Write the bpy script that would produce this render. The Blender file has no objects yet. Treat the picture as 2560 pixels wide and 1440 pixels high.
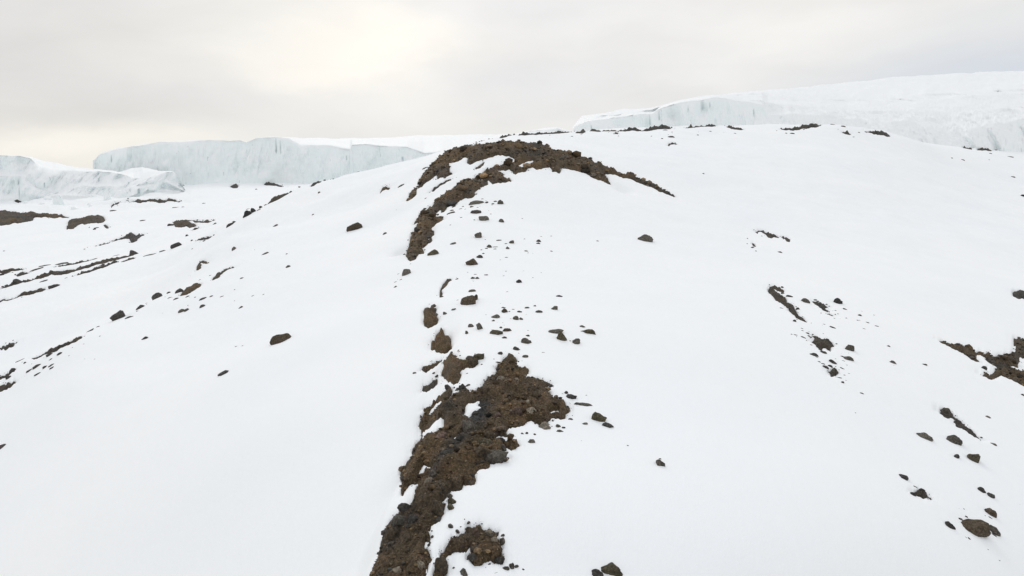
import bpy, math, random
import numpy as np

# ---------------------------------------------------------------- camera, sky, sun, exposure
S = bpy.context.scene
COL = S.collection
F = 1730.0                                   # focal length in pixels of the 2560 px wide photograph
PITCH = math.atan(300.0 / F)
cam_data = bpy.data.cameras.new("camera")
cam_data.sensor_width = 36.0
cam_data.lens = 36.0 * F / 2560.0
cam_data.clip_start = 0.5
cam_data.clip_end = 20000.0
cam = bpy.data.objects.new("camera", cam_data)
cam.location = (0, 0, 0)
cam.rotation_euler = (math.pi / 2 - PITCH, 0, 0)
COL.objects.link(cam)
S.camera = cam
S.render.resolution_x, S.render.resolution_y = 1024, 576
S.view_settings.view_transform = 'Standard'
S.view_settings.look = 'None'
S.view_settings.exposure = 0.0
S.view_settings.gamma = 1.0

CP, SP = math.cos(PITCH), math.sin(PITCH)
def ray(px, py):
    """pixel -> (u, e) = (X/Y, Z/Y) of its line of sight"""
    a = (np.asarray(px, float) - 1280.0) / F
    b = (720.0 - np.asarray(py, float)) / F
    y = CP + b * SP
    return a / y, (-SP + b * CP) / y

SUN_AZ, SUN_EL = math.radians(-14), math.radians(34)
world = bpy.data.worlds.new("World")
S.world = world
world.use_nodes = True
wt = world.node_tree
wt.nodes.clear()
def wn(t, **k):
    n = wt.nodes.new(t)
    for a, b in k.items(): setattr(n, a, b)
    return n
wout = wn('ShaderNodeOutputWorld'); wbg = wn('ShaderNodeBackground')
wt.links.new(wbg.outputs[0], wout.inputs[0])
tc = wn('ShaderNodeTexCoord')
sky = wn('ShaderNodeTexSky', sky_type='NISHITA')
sky.sun_disc = False; sky.sun_elevation = SUN_EL; sky.sun_rotation = SUN_AZ
sky.altitude = 4000
def wmath(op, a, b=None, c=None, clamp=False):
    n = wn('ShaderNodeMath', operation=op); n.use_clamp = clamp
    for i, v in enumerate((a, b, c)):
        if v is None: continue
        if isinstance(v, (int, float)): n.inputs[i].default_value = v
        else: wt.links.new(v, n.inputs[i])
    return n.outputs[0]
def wmix(fac, a, b, blend='MIX'):
    n = wn('ShaderNodeMix', data_type='RGBA', blend_type=blend)
    for s, v in ((0, fac), (6, a), (7, b)):
        if isinstance(v, (int, float)): n.inputs[s].default_value = v
        elif isinstance(v, tuple): n.inputs[s].default_value = (*v, 1)
        else: wt.links.new(v, n.inputs[s])
    return n.outputs[2]
# warped direction so that every cloud edge wanders
nz = wn('ShaderNodeTexNoise'); nz.inputs['Scale'].default_value = 3.2
nz.inputs['Detail'].default_value = 5; nz.inputs['Roughness'].default_value = 0.55
mp = wn('ShaderNodeMapping'); mp.inputs['Scale'].default_value = (1, 1, 2.2)
wt.links.new(tc.outputs['Generated'], mp.inputs[0]); wt.links.new(mp.outputs[0], nz.inputs['Vector'])
sub = wn('ShaderNodeVectorMath', operation='SUBTRACT'); sub.inputs[1].default_value = (.5, .5, .5)
wt.links.new(nz.outputs['Color'], sub.inputs[0])
scl = wn('ShaderNodeVectorMath', operation='SCALE'); scl.inputs['Scale'].default_value = 0.13
wt.links.new(sub.outputs[0], scl.inputs[0])
add = wn('ShaderNodeVectorMath', operation='ADD')
wt.links.new(tc.outputs['Generated'], add.inputs[0]); wt.links.new(scl.outputs[0], add.inputs[1])
wdir = add.outputs[0]
sep = wn('ShaderNodeSeparateXYZ'); wt.links.new(tc.outputs['Generated'], sep.inputs[0])
def blob(px, py, rx, ry):
    """soft brighter or darker part of the cloud deck around one direction of the sky"""
    u, e = ray(px, py)
    d = np.array([u, 1.0, e]); d /= np.linalg.norm(d)
    s1 = wn('ShaderNodeVectorMath', operation='SUBTRACT'); s1.inputs[1].default_value = tuple(d)
    wt.links.new(wdir, s1.inputs[0])
    m = wn('ShaderNodeVectorMath', operation='MULTIPLY')
    m.inputs[1].default_value = (F / rx, 1.0, F / ry)
    wt.links.new(s1.outputs[0], m.inputs[0])
    l = wn('ShaderNodeVectorMath', operation='DOT_PRODUCT')
    wt.links.new(m.outputs[0], l.inputs[0]); wt.links.new(m.outputs[0], l.inputs[1])
    return wmath('POWER', 2.718, wmath('MULTIPLY', l.outputs['Value'], -1.0))
zen = wmath('MULTIPLY', wmath('MAXIMUM', sep.outputs[2], 0.0), 1.0, clamp=True)
col = wmix(wmath('POWER', zen, 0.8), (0.80, 0.78, 0.75), (0.87, 0.89, 0.92))
for (px, py, rx, ry, c, f) in (
        (40, 120, 520, 220, (0.70, 0.68, 0.65), 0.65),
        (80, 330, 330, 70, (0.68, 0.65, 0.61), 0.6),
        (230, 380, 330, 50, (0.97, 0.925, 0.84), 0.75),
        (900, 140, 280, 105, (1.20, 1.12, 0.98), 0.95),
        (640, 60, 260, 90, (0.88, 0.86, 0.81), 0.7),
        (1250, 200, 330, 60, (0.78, 0.775, 0.775), 0.75),
        (1250, 20, 300, 60, (0.86, 0.85, 0.84), 0.5),
        (700, 250, 260, 40, (0.80, 0.785, 0.77), 0.5),
        (1980, 40, 300, 160, (0.91, 0.89, 0.85), 0.8),
        (2120, 170, 160, 90, (0.88, 0.85, 0.80), 0.6),
        (2560, 190, 330, 100, (0.64, 0.68, 0.74), 0.85),
        (2480, 50, 200, 60, (0.80, 0.80, 0.79), 0.5)):
    col = wmix(wmath('MULTIPLY', blob(px, py, rx, ry), f, clamp=True), col, c)
n2 = wn('ShaderNodeTexNoise'); n2.inputs['Scale'].default_value = 5.0; n2.inputs['Detail'].default_value = 6
mp2 = wn('ShaderNodeMapping'); mp2.inputs['Scale'].default_value = (1, 1, 3.5)
wt.links.new(wdir, mp2.inputs[0]); wt.links.new(mp2.outputs[0], n2.inputs['Vector'])
cl = wmath('ADD', wmath('MULTIPLY', n2.outputs[0], 0.20), 0.90)
cmb = wn('ShaderNodeCombineXYZ')
for i in range(3): wt.links.new(cl, cmb.inputs[i])
col = wmix(1.0, col, cmb.outputs[0], 'MULTIPLY')
skys = wn('ShaderNodeVectorMath', operation='SCALE'); skys.inputs['Scale'].default_value = 0.004
wt.links.new(sky.outputs[0], skys.inputs[0])
col = wmix(1.0, col, skys.outputs[0], 'ADD')
wt.links.new(col, wbg.inputs['Color'])
wbg.inputs['Strength'].default_value = 1.0

sd = bpy.data.lights.new("sun", 'SUN'); sd.energy = 0.75; sd.angle = math.radians(24); sd.color = (1, 0.95, 0.88)
sun = bpy.data.objects.new("sun", sd); COL.objects.link(sun)
from mathutils import Vector, Matrix
sdir = Vector((math.sin(SUN_AZ) * math.cos(SUN_EL), math.cos(SUN_AZ) * math.cos(SUN_EL), math.sin(SUN_EL)))
sun.rotation_euler = sdir.to_track_quat('Z', 'Y').to_euler()

# ---------------------------------------------------------------- noise
RS = np.random.RandomState(7)
PERM = RS.permutation(4096)
GV = RS.rand(4096)
def vnoise(x, y, seed=0):
    x = np.asarray(x, float) + seed * 17.31; y = np.asarray(y, float) - seed * 9.77
    xi = np.floor(x).astype(np.int64); yi = np.floor(y).astype(np.int64)
    fx = x - xi; fy = y - yi
    fx = fx * fx * fx * (fx * (fx * 6 - 15) + 10); fy = fy * fy * fy * (fy * (fy * 6 - 15) + 10)
    def h(a, b): return GV[PERM[(PERM[a & 4095] + b) & 4095]]
    return ((h(xi, yi) * (1 - fx) + h(xi + 1, yi) * fx) * (1 - fy) +
            (h(xi, yi + 1) * (1 - fx) + h(xi + 1, yi + 1) * fx) * fy) * 2 - 1
def fbm(x, y, oct=4, seed=0, gain=0.5):
    a, s, f = 1.0, 0.0, 1.0
    for o in range(oct):
        s = s + a * vnoise(x * f, y * f, seed + o * 3)
        a *= gain; f *= 2.03
    return s
def ridged(x, y, oct=4, seed=0):
    a, s, f = 1.0, 0.0, 1.0
    for o in range(oct):
        s = s + a * (1 - 2 * np.abs(vnoise(x * f, y * f, seed + o * 5)))
        a *= 0.5; f *= 2.1
    return s

# ---------------------------------------------------------------- terrain: height Z as a function of bearing u = X/Y and v = ln Y
CTRL = {   # column px: [(row py, distance Y)...]
 -500: [(1440, 62), (1100, 95), (950, 118), (930, 150), (860, 180), (760, 225), (700, 265), (620, 350), (560, 440), (500, 570)],
 0:   [(1440, 46), (1100, 72), (1000, 86), (948, 96), (935, 125), (860, 150), (760, 195), (700, 235), (620, 320), (560, 420), (500, 560)],
 200: [(1440, 41), (1100, 63), (950, 80), (850, 98), (838, 118), (760, 165), (700, 205), (665, 235), (600, 315), (560, 395), (500, 540)],
 400: [(1440, 36), (1100, 54), (900, 80), (800, 100), (748, 115), (742, 150), (680, 190), (635, 235), (600, 290), (560, 370), (500, 520), (470, 640)],
 600: [(1440, 31), (1100, 46), (900, 66), (750, 97), (650, 130), (600, 158), (555, 190), (552, 260), (520, 360), (480, 550), (460, 660)],
 800: [(1440, 26), (1100, 40), (900, 57), (750, 83), (650, 110), (560, 148), (500, 185), (455, 214), (478, 300), (475, 420), (460, 650)],
 690: [(560, 172), (500, 207), (512, 260)],
 740: [(560, 164), (510, 190), (474, 213), (496, 275), (492, 350)],
 860: [(560, 140), (480, 178), (441, 213), (465, 280)],
 620: [(537, 205), (545, 245)],
 950: [(1440, 22.8), (1100, 36), (900, 51), (750, 73), (650, 97), (560, 131), (500, 160), (430, 205), (440, 260), (450, 400), (450, 650)],
 1060: [(1440, 21.8), (1250, 27), (1100, 33.5), (900, 47.5), (750, 67), (650, 86), (560, 112), (500, 135), (430, 168), (405, 190), (420, 250), (440, 400), (440, 650)],
 1180: [(1440, 22), (1250, 26.5), (1100, 33), (900, 46), (750, 63.5), (650, 83), (560, 105), (470, 130), (400, 153), (372, 170), (364, 205), (385, 300), (440, 500)],
 1280: [(1440, 22.3), (1100, 33.3), (900, 46.5), (750, 64), (650, 84), (560, 107), (470, 131), (400, 153), (363, 167), (352, 195), (338, 232), (360, 330), (430, 600)],
 1450: [(1440, 23), (1100, 34.5), (900, 48.5), (750, 67), (650, 89), (560, 113), (470, 140), (405, 165), (360, 210), (329, 262), (345, 340), (425, 600)],
 1690: [(1440, 24), (1100, 36), (900, 51), (750, 71), (650, 95), (560, 124), (490, 152), (400, 203), (350, 262), (322, 308), (335, 380), (425, 650)],
 1900: [(1440, 25.3), (1100, 38.5), (900, 54), (750, 76), (650, 103), (560, 137), (470, 182), (400, 232), (350, 290), (320, 332), (338, 400), (425, 680)],
 2100: [(1440, 27), (1100, 41), (900, 58), (750, 82), (650, 112), (560, 152), (470, 205), (400, 260), (350, 315), (317, 352), (340, 415), (425, 700)],
 2240: [(1440, 28.4), (1100, 43.5), (900, 62), (750, 88), (650, 121), (560, 166), (470, 228), (400, 292), (350, 350), (340, 372), (352, 425), (425, 700)],
 2400: [(1440, 30), (1100, 46.5), (900, 66.5), (750, 96), (650, 134), (560, 188), (480, 260), (418, 345), (384, 400), (370, 450), (425, 720)],
 2560: [(1440, 32), (1100, 50), (900, 72), (750, 105), (650, 150), (560, 215), (500, 285), (446, 360), (400, 430), (385, 470), (425, 720)],
 3100: [(1440, 40), (1100, 62), (900, 92), (750, 137), (650, 195), (560, 280), (500, 360), (430, 430), (388, 500), (425, 740)],
}
cu, cv, cz = [], [], []
for px, rows in CTRL.items():
    for py, Y in rows:
        u, e = ray(px, py)
        cu.append(float(u)); cv.append(math.log(Y)); cz.append(float(e) * Y)
for u in (-1.6, -1.0, -0.6, -0.3, 0.0, 0.3, 0.6, 1.0, 1.6):          # out of the picture: below the drone and beyond the ice
    for Y, z in ((9, -16.0), (15, -14.5)):
        cu.append(u); cv.append(math.log(Y)); cz.append(z - 26 * abs(u + 0.08) * (Y / 20.0) ** .8 * 0.6)
    for Y, z in ((1500, -30.0), (5000, -60.0)):
        cu.append(u); cv.append(math.log(Y)); cz.append(z)
cu, cv, cz = map(np.array, (cu, cv, cz))
def tps(d2): return d2 * np.log(d2 + 1e-12) * 0.5
N = len(cu)
A = np.zeros((N + 3, N + 3))
A[:N, :N] = tps((cu[:, None] - cu[None]) ** 2 + (cv[:, None] - cv[None]) ** 2) + np.eye(N) * 2e-4
A[:N, N] = 1; A[:N, N + 1] = cu; A[:N, N + 2] = cv
A[N:, :N] = A[:N, N:].T
W = np.linalg.solve(A, np.concatenate([cz, np.zeros(3)]))
RIDGE = np.array([(-2.95, 15.0), (-2.95, 24.0)])
def base_z(u, v):
    sh = np.shape(u); u = np.ravel(u); v = np.ravel(v)
    out = np.empty(len(u))
    for i in range(0, len(u), 60000):
        a = u[i:i + 60000, None]; b = v[i:i + 60000, None]
        k = tps((a - cu[None]) ** 2 + (b - cv[None]) ** 2)
        out[i:i + 60000] = k @ W[:N] + W[N] + W[N + 1] * a[:, 0] + W[N + 2] * b[:, 0]
    Y = np.exp(v); X = u * Y
    # wind-packed swells of the snow
    # steep western face of the ridge crest
    xc = np.interp(Y, RIDGE[:, 1], RIDGE[:, 0]); fall = np.interp(Y, [15, 24, 40, 50, 62], [1.3, 1.3, 1.2, 0.7, 0.0])
    t = np.clip((xc - X) / 1.3, 0, 1); out -= fall * t * t * (3 - 2 * t) * np.exp(-np.maximum(xc - X - 1.3, 0) / 14.0)
    # heaped snow at the foot of the nearer ice cliff
    out += 1.3 * np.clip((Y - 430) / 60, 0, 1) * np.clip((-0.42 - X / Y) / 0.05, 0, 1) * fbm(X / 13.0, Y / 16.0, 4, 19)
    out += 0.14 * np.clip(Y / 60, 0.3, 3) * fbm(X / 17.0, Y / 23.0, 3, 11)
    out += 0.035 * np.clip(Y / 60, 0.4, 3) * fbm(X / 3.1 + Y / 9.0, Y / 6.2 - X / 14.0, 3, 5)
    for (hx, hy, hr, hd) in HOLLOWS:
        out -= hd * np.exp(-((X - hx) ** 2 + ((Y - hy) * 0.7) ** 2) / hr ** 2)
    return out.reshape(sh)
HOLLOWS = []
VG = np.linspace(math.log(10), math.log(1200), 900)
_cc = {}
def column(u):
    k = round(float(u) * 4000)
    if k not in _cc:
        _cc[k] = base_z(np.full(900, k / 4000.0), VG) / np.exp(VG)
    return _cc[k]
def hit(px, py, ymax=1200.0):
    """where the line of sight of a photo pixel meets the ground: (u, v)"""
    u, e = ray(px, py); u = float(u); e = float(e)
    E = column(u); n = int(np.searchsorted(VG, math.log(ymax)))
    ok = np.nonzero(E[:n] >= e)[0]
    if len(ok) == 0: return u, float(VG[int(np.argmax(E[:n]))])
    i = ok[0]
    if i == 0: return u, float(VG[0])
    t = (e - E[i - 1]) / (E[i] - E[i - 1])
    return u, float(VG[i - 1] + t * (VG[i] - VG[i - 1]))

_r = []
for (px_, py_) in ((965, 1430), (968, 1370), (985, 1320), (1020, 1270), (1046, 1220), (1072, 1170), (1090, 1120), (1110, 1070), (1125, 1020), (1130, 980)):
    u_, v_ = hit(px_, py_); _r.append((u_ * math.exp(v_), math.exp(v_)))
_r.sort(key=lambda a: a[1]); RIDGE = np.array([(_r[0][0], 10.0)] + _r + [(_r[-1][0], 70.0)]); _cc.clear()
_h = []
for (px_, py_, r_, dep) in ((1558, 474, 26, 1.3), (1003, 630, 24, 0.9), (1020, 500, 12, 0.3)):     # wind scoops at the ends of the rock walls
    u_, v_ = hit(px_, py_); Y_ = math.exp(v_)
    _h.append((u_ * Y_, Y_, r_ * Y_ / F, dep))
HOLLOWS += _h; _cc.clear()

# ---------------------------------------------------------------- outlines of the snow-free rock, read off the photograph tile by tile
TILE = {'A': (960, 300, 8), 'B': (1240, 300, 5.3333), 'C': (960, 460, 5.3333), 'D': (960, 680, 4.5714), 'E': (960, 900, 4.5714),
        'F': (900, 1125, 4.5714), 'L': (0, 300, 5.3333), 'M': (400, 300, 5.3333), 'N': (800, 300, 5.3333), 'P': (1280, 150, 4), 'Q': (1920, 150, 4),
        'U': (0, 480, 5.3333), 'V': (400, 480, 5.3333), 'W': (0, 700, 4), 'R': (1820, 540, 5.3333), 'S': (1920, 740, 8), 'T': (1920, 820, 8),
        'X': (2240, 700, 4.8), 'Y': (2200, 980, 6.5444), 'Z': (2200, 1170, 5.3333), 'G': (1440, 960, 3), 'K': (0, 0, 1)}
def outline(s):
    pts, t = [], None
    for w in s.split():
        if w in TILE: t = TILE[w]; continue
        x, y = w.split(',')
        pts.append((t[0] + float(x) / t[2], t[1] + float(y) / t[2]))
    return pts

# name, label, category, tone (0 warm brown .. 1 grey-black), relief px, farthest Y, outline, snow islands
PATCH = [
 ('bare_ground', None, None, 0.15, 3, 60, "E 1340,70 1480,80 1560,95 1640,85 1660,110 1650,160 1625,185 1660,212 1770,218 1850,265 1870,285 1900,268 1950,290 1920,320 1880,320 1830,355 1880,370 1915,400 1925,440 2010,490 2110,510 2135,560 2130,600 2090,635 2105,670 2040,690 1920,680 1880,740 1880,800 1840,815 1790,770 1720,725 1660,700 1580,745 1450,775 1400,830 1440,885 1380,890 1270,895 1260,960 1310,985 1380,970 1410,935 1550,950 1560,970 1500,1000 1450,1040 1420,1010 1385,1000 1385,1050 1370,1090 1385,1125 1440,1130 1420,1155 1380,1175 1290,1200 1200,1205 1200,1240 1160,1265 1070,1275 1020,1310 1030,1380 1020,1420 F 1240,425 1190,420 1150,490 1060,505 1030,490 980,560 910,610 960,620 985,610 960,660 930,740 900,790 880,820 830,835 810,900 780,930 810,1000 780,1060 745,1090 750,1130 800,1180 845,1225 790,1290 780,1350 770,1440 760,1640 40,1640 120,1440 180,1300 220,1150 260,1000 300,900 350,820 440,730 510,690 570,710 580,640 620,530 640,450 690,370 600,395 560,410 530,460 490,520 475,470 495,350 465,280 500,220 540,170 605,70 590,30 595,0 E 330,1000 370,950 430,900 440,870 435,800 410,740 440,660 530,590 640,570 720,500 770,450 850,420 900,390 1000,370 1100,340 1110,300 1150,250 1200,200 1240,190 1280,150 1260,110 1330,80",
  ["E 1000,500 1060,490 1055,545 1130,590 1050,600 980,640 975,665 925,675 940,610 950,550", "E 630,670 665,690 660,770 570,820 540,860 470,880 460,850 490,790 560,740 600,700", "E 900,875 900,900 780,975 765,965 775,930", "E 545,1210 545,1230 470,1290 430,1330 420,1290 450,1230", "E 1915,612 1990,592 2003,610 1960,638"]),
 ('rock_outcrop', 'thin dark rock slab behind a snow strip at the upper left of the bare ground', 'rock outcrop', 0.35, 2, 60, "E 460,590 490,605 530,590 545,545 600,500 700,490 760,440 780,380 765,355 700,380 600,470 500,550", []),
 ('bare_ground', None, None, 0.35, 3, 40, "F 1330,860 1380,890 1385,925 1420,945 1500,925 1530,960 1575,975 1560,1000 1550,1040 1590,1090 1635,1140 1620,1190 1645,1250 1640,1290 1590,1320 1530,1310 1490,1285 1400,1320 1370,1355 1330,1330 1290,1290 1240,1280 1250,1220 1290,1200 1270,1135 1220,1190 1180,1210 1110,1200 1000,1220 950,1260 1000,1300 1010,1350 960,1410 930,1540 820,1540 860,1340 900,1250 895,1210 960,1150 1020,1100 1040,1050 1110,1040 1150,990 1220,960 1240,890 1290,880", []),
 ('rock_outcrop', 'broken brown outcrop with boulders leaning on its right, above the bare brown ground', 'rock outcrop', 0.2, 8, 80, "D 660,1040 680,1020 740,1000 800,925 790,970 830,975 820,1010 880,1025 930,1025 1000,1010 1070,1050 1060,1070 970,1110 930,1120 900,1145 870,1160 860,1180 895,1195 860,1250 840,1290 790,1315 740,1270 690,1230 640,1190 650,1150 680,1080", []),
 ('rock_outcrop', 'big rounded teardrop-shaped brown rock standing alone on the left edge of the ridge crest', 'rock outcrop', 0.15, 11, 90, "D 655,645 660,670 685,690 680,720 720,750 755,780 760,850 775,900 740,925 710,940 640,935 580,915 540,870 545,790 580,750 610,690", []),
 ('rock_outcrop', 'brown rock with a jagged forked top directly above the teardrop-shaped rock', 'rock outcrop', 0.2, 9, 100, "D 520,385 525,410 575,430 560,470 570,510 605,550 580,600 530,625 480,605 465,560 480,510 465,450 490,400", []),
 ('rock_outcrop', 'thin hook-shaped brown rock rim on the crest below the upper rock wall', 'rock outcrop', 0.25, 3, 110, "D 780,95 780,110 730,130 690,190 650,215 665,260 640,285 620,285 630,210 660,150 700,115", []),
 ('rock_outcrop', 'long grey rock sliver in the snow left of the broken outcrop', 'rock outcrop', 0.5, 2, 80, "D 665,995 640,1030 560,1080 480,1145 425,1135 480,1090 550,1040 610,1020", []),
 ('rock_outcrop', 'grey rock sliver below the long sliver and above the thin dark slab', 'rock outcrop', 0.5, 2, 80, "D 580,1235 580,1290 520,1340 440,1390 435,1370 470,1310 510,1270 570,1225", []),
 ('rock_outcrop', 'low olive-brown rock just above the top of the bare brown ground', 'rock outcrop', 0.2, 3, 80, "D 1380,1000 1440,970 1510,985 1520,1020 1480,1050 1400,1050 1340,1045", []),
 ('bare_ground', None, None, 0.25, 8, 175, "C 290,960 315,850 345,800 375,690 400,650 430,600 465,510 410,545 430,490 470,450 500,400 510,370 545,320 640,290 680,235 740,210 830,160 870,120 980,50 A 1470,1300 1550,1250 1700,1220 1850,1140 1950,1110 1970,1050 2050,1010 2200,980 2300,950 2450,880 B 100,610 200,560 300,560 300,640 230,720 200,670 10,695 A 2260,1070 2450,1090 2390,1130 2480,1180 2555,1220 2500,1245 2330,1280 2170,1300 2100,1240 2040,1210 2060,1310 1960,1350 1900,1380 1850,1430 C 1200,120 1210,155 1150,190 1060,215 1000,260 940,290 940,320 900,340 910,310 820,340 790,390 740,400 660,460 790,460 780,490 660,550 600,600 630,640 630,690 600,720 620,760 540,840 500,840 530,900 530,930 460,960 430,1010 380,1025 330,1010",
  ["C 550,340 620,300 630,320 580,360", "C 640,440 735,362 745,392 690,425 655,450", "A 1870,1230 1920,1215 1935,1250 1890,1262"]),
 ('bare_ground', None, None, 0.3, 9, 200, "A 700,1370 740,1290 770,1200 755,1150 790,1090 860,1020 910,950 1010,870 1000,840 1060,790 1110,800 1160,760 1240,710 1340,690 1480,660 1560,640 1650,630 1800,610 2050,560 2250,530 2400,500 B 200,330 330,345 400,350 510,350 600,385 700,400 800,440 870,455 950,470 1040,510 1100,520 1180,575 1300,605 1420,650 1560,700 1700,740 1860,770 1960,820 2140,880 2210,925 2300,975 2400,1035 2350,1030 2200,965 2070,905 1960,865 1850,825 1700,775 1560,745 1500,740 1450,745 1500,800 1550,900 1420,830 1240,745 1100,700 980,665 880,655 890,690 860,725 820,705 760,700 770,680 740,645 640,655 540,670 480,640 420,650 410,680 300,695 240,720 230,620 300,570 230,545 235,510 180,495 100,480 0,490 A 2120,760 2000,810 1840,860 1750,885 1680,850 1700,760 1650,750 1570,790 1500,850 1290,890 1290,970 1320,1000 1310,1050 1390,1110 1330,1130 1220,1190 1190,1160 1140,1160 1040,1210 1030,1130 960,1160 870,1230 800,1270 790,1300 730,1360 C 500,30 450,80 450,140 350,215 345,200 360,110 470,30",
  ["B 300,610 400,560 480,555 470,580 380,610 320,630", "B 780,560 815,555 825,575 790,578", "B 40,415 75,420 60,430 40,428"]),
 ('rock_outcrop', 'small grey rock sliver in the snow pocket inside the curved rock wall at the summit', 'rock outcrop', 0.4, 2, 200, "A 1800,990 1850,940 1990,850 2000,870 1890,1000 1820,1015", []),
 ('rock_outcrop', 'hair-thin dark rock rib in the snow between the two arms of the summit wall', 'rock outcrop', 0.5, 1, 200, "A 900,1440 1080,1305 1350,1205 1350,1232 1280,1262 1100,1338 960,1440", []),
 ('rock_outcrop', 'small dark knob of rock crowning the skyline above the summit rock wall', 'rock outcrop', 0.7, 5, 240, "A 2210,385 2230,340 2330,290 2450,270 2560,290 B 250,205 150,228 70,258 30,235 0,245", []),
 ('rock_outcrop', 'thin dark rock line running down left along the skyline from the summit knob', 'rock outcrop', 0.7, 3, 240, "A 2210,385 2050,415 1900,445 1750,520 1680,560 1550,590 1440,645 1350,672 1240,715 1280,670 1340,640 1420,600 1550,562 1700,520 1800,490 1950,430 2150,385", []),
 # right-hand slope
 ('rock_outcrop', 'dark arched rock band high on the right-hand snow slope, standing above a lone pebble', 'rock outcrop', 0.7, 2, 200, "R 345,200 420,195 490,205 560,240 620,250 670,275 630,282 590,268 570,298 530,288 490,245 440,213 390,222 400,248 370,228", []),
 ('rock_outcrop', 'small dark rock at the right end of the arched rock band', 'rock outcrop', 0.7, 2, 200, "R 700,275 750,275 810,305 790,342 760,338 730,302", []),
 ('rock_outcrop', 'short slanting dark rock left of the arched rock band', 'rock outcrop', 0.7, 2, 200, "R 295,345 330,360 365,400 355,418 310,380", []),
 ('rock_outcrop', 'long ragged dark rock band slanting down the right slope, longest of the rocks there', 'rock outcrop', 0.65, 3, 200, "R 550,935 600,920 640,940 720,985 700,1010 650,1000 655,1030 690,1060 760,1100 775,1150 830,1180 870,1190 890,1240 930,1290 965,1350 1040,1390 1085,1445 950,1400 900,1350 810,1280 800,1240 750,1215 740,1190 630,1120 610,1080 580,1050 525,1000 520,970 560,960", ["R 575,962 620,970 640,998 600,985"]),
 ('rock_outcrop', 'dark slanting rock strip beside the lone dark boulder on the right slope', 'rock outcrop', 0.8, 2, 200, "R 1145,1150 1190,1155 1300,1200 1375,1230 1290,1228 1350,1270 1350,1297 1290,1270 1250,1235 1170,1190", []),
 ('rock_outcrop', 'thin dark rock sliver below the slanting strip on the right slope', 'rock outcrop', 0.8, 2, 200, "R 1315,1300 1380,1325 1460,1367 1400,1352 1330,1322", []),
 ('rock_outcrop', 'blackish star-shaped patch of rubble on the right slope', 'rock outcrop', 0.75, 3, 150, "T 915,160 970,160 1030,210 1090,250 1210,260 1300,320 1360,400 1260,410 1255,490 1190,460 1170,430 1100,405 1080,430 1090,455 1050,450 980,370 890,310 910,260 940,220 900,190", []),
 ('rock_outcrop', 'dark angular rock block below the star-shaped rubble patch', 'rock outcrop', 0.75, 5, 150, "T 1200,890 1330,855 1420,870 1445,930 1340,990 1270,1020 1230,960", []),
 ('bare_ground', None, None, 0.45, 3, 200, "X 550,760 600,745 690,790 760,815 870,825 960,870 1060,880 1150,910 1380,905 1450,870 1445,715 1520,710 1536,720 1800,700 1800,1200 1536,1240 1480,1255 1400,1220 1270,1160 1210,1160 1160,1185 1110,1185 1020,1155 1020,1130 1130,1130 1190,1070 1240,1080 1180,1030 1080,970 1060,930 980,900 980,950 1015,1000 960,985 870,930 780,880 650,810",
  ["X 1500,940 1700,930 1700,1130 1500,1110 1390,1075 1400,1062 1490,1070 1480,1030 1500,990"]),
 ('rock_outcrop', 'dark rubble clump at the right edge of the photo, above the bare ground', 'rock outcrop', 0.8, 3, 200, "X 1425,170 1460,140 1580,150 1590,240 1490,245 1440,210", []),
 ('rock_outcrop', 'long black rock rib slanting down towards the lower right', 'rock outcrop', 0.8, 3, 150, "Y 980,285 1040,275 1180,350 1250,440 1340,490 1420,540 1430,570 1560,680 1600,735 1675,785 1640,790 1540,740 1400,630 1350,625 1260,590 1230,510 1250,490 1180,445 1110,450 980,355 1000,325", []),
 ('rock_outcrop', 'flat dark rock with a frayed left end, to the left of the humped brown boulder', 'rock outcrop', 0.8, 3, 100, "Z 400,320 470,335 560,360 660,375 695,430 620,420 540,425 510,400 470,360", []),
 # left-hand valley
 ('rock_outcrop', 'long dark brown rock bank at the left edge of the photo below the ice cliffs', 'rock outcrop', 0.55, 4, 700, "L -300,1235 200,1245 450,1262 700,1278 850,1292 920,1312 840,1317 780,1305 720,1325 640,1312 520,1307 420,1317 380,1360 250,1385 150,1390 40,1420 0,1412 -300,1430", []),
 ('rock_outcrop', 'dark wedge-shaped rock bank right of the long brown bank in the valley', 'rock outcrop', 0.6, 4, 700, "U 870,520 885,460 900,400 940,380 1150,350 1320,340 1370,385 1290,430 1180,430 1120,420 1040,450 960,500 900,495", []),
 ('rock_outcrop', 'small striped dark rock under the wedge-shaped bank', 'rock outcrop', 0.8, 2, 700, "U 1330,450 1390,445 1450,480 1420,502 1350,478", []),
 ('rock_outcrop', 'dark bird-shaped rock with a long thin tail in the valley', 'rock outcrop', 0.8, 3, 700, "U 1225,742 1400,690 1590,635 1690,580 1740,542 1790,560 1850,580 1985,555 1900,600 1860,620 1840,650 1760,685 1730,632 1600,645 1400,702 1240,745", []),
 ('rock_outcrop', 'longest dark rock strip, crossing the valley snow under the two round boulders', 'rock outcrop', 0.7, 3, 400, "U -200,1360 0,1305 80,1262 190,1238 310,1208 450,1168 600,1108 720,1083 880,1053 990,1038 1100,1008 1220,983 1350,933 1500,908 1690,868 1720,848 1735,872 1500,932 1350,962 1200,1012 1000,1062 870,1112 760,1127 650,1122 560,1167 450,1183 300,1223 180,1258 60,1293 -200,1380", []),
 ('rock_outcrop', 'dark strip touching the left photo edge just above the longest strip', 'rock outcrop', 0.8, 2, 400, "U -200,1090 0,1070 110,1058 350,1038 250,1063 50,1093 -200,1115", []),
 ('rock_outcrop', 'thin dark rock line above the middle of the longest strip', 'rock outcrop', 0.8, 2, 400, "U 650,1026 850,985 1050,945 1280,893 1290,903 1100,948 850,1002", []),
 ('rock_outcrop', 'small ragged rock between the two dark strips at the left edge', 'rock outcrop', 0.8, 2, 400, "U 170,1132 300,1068 400,1080 330,1112 220,1147", []),
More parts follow.
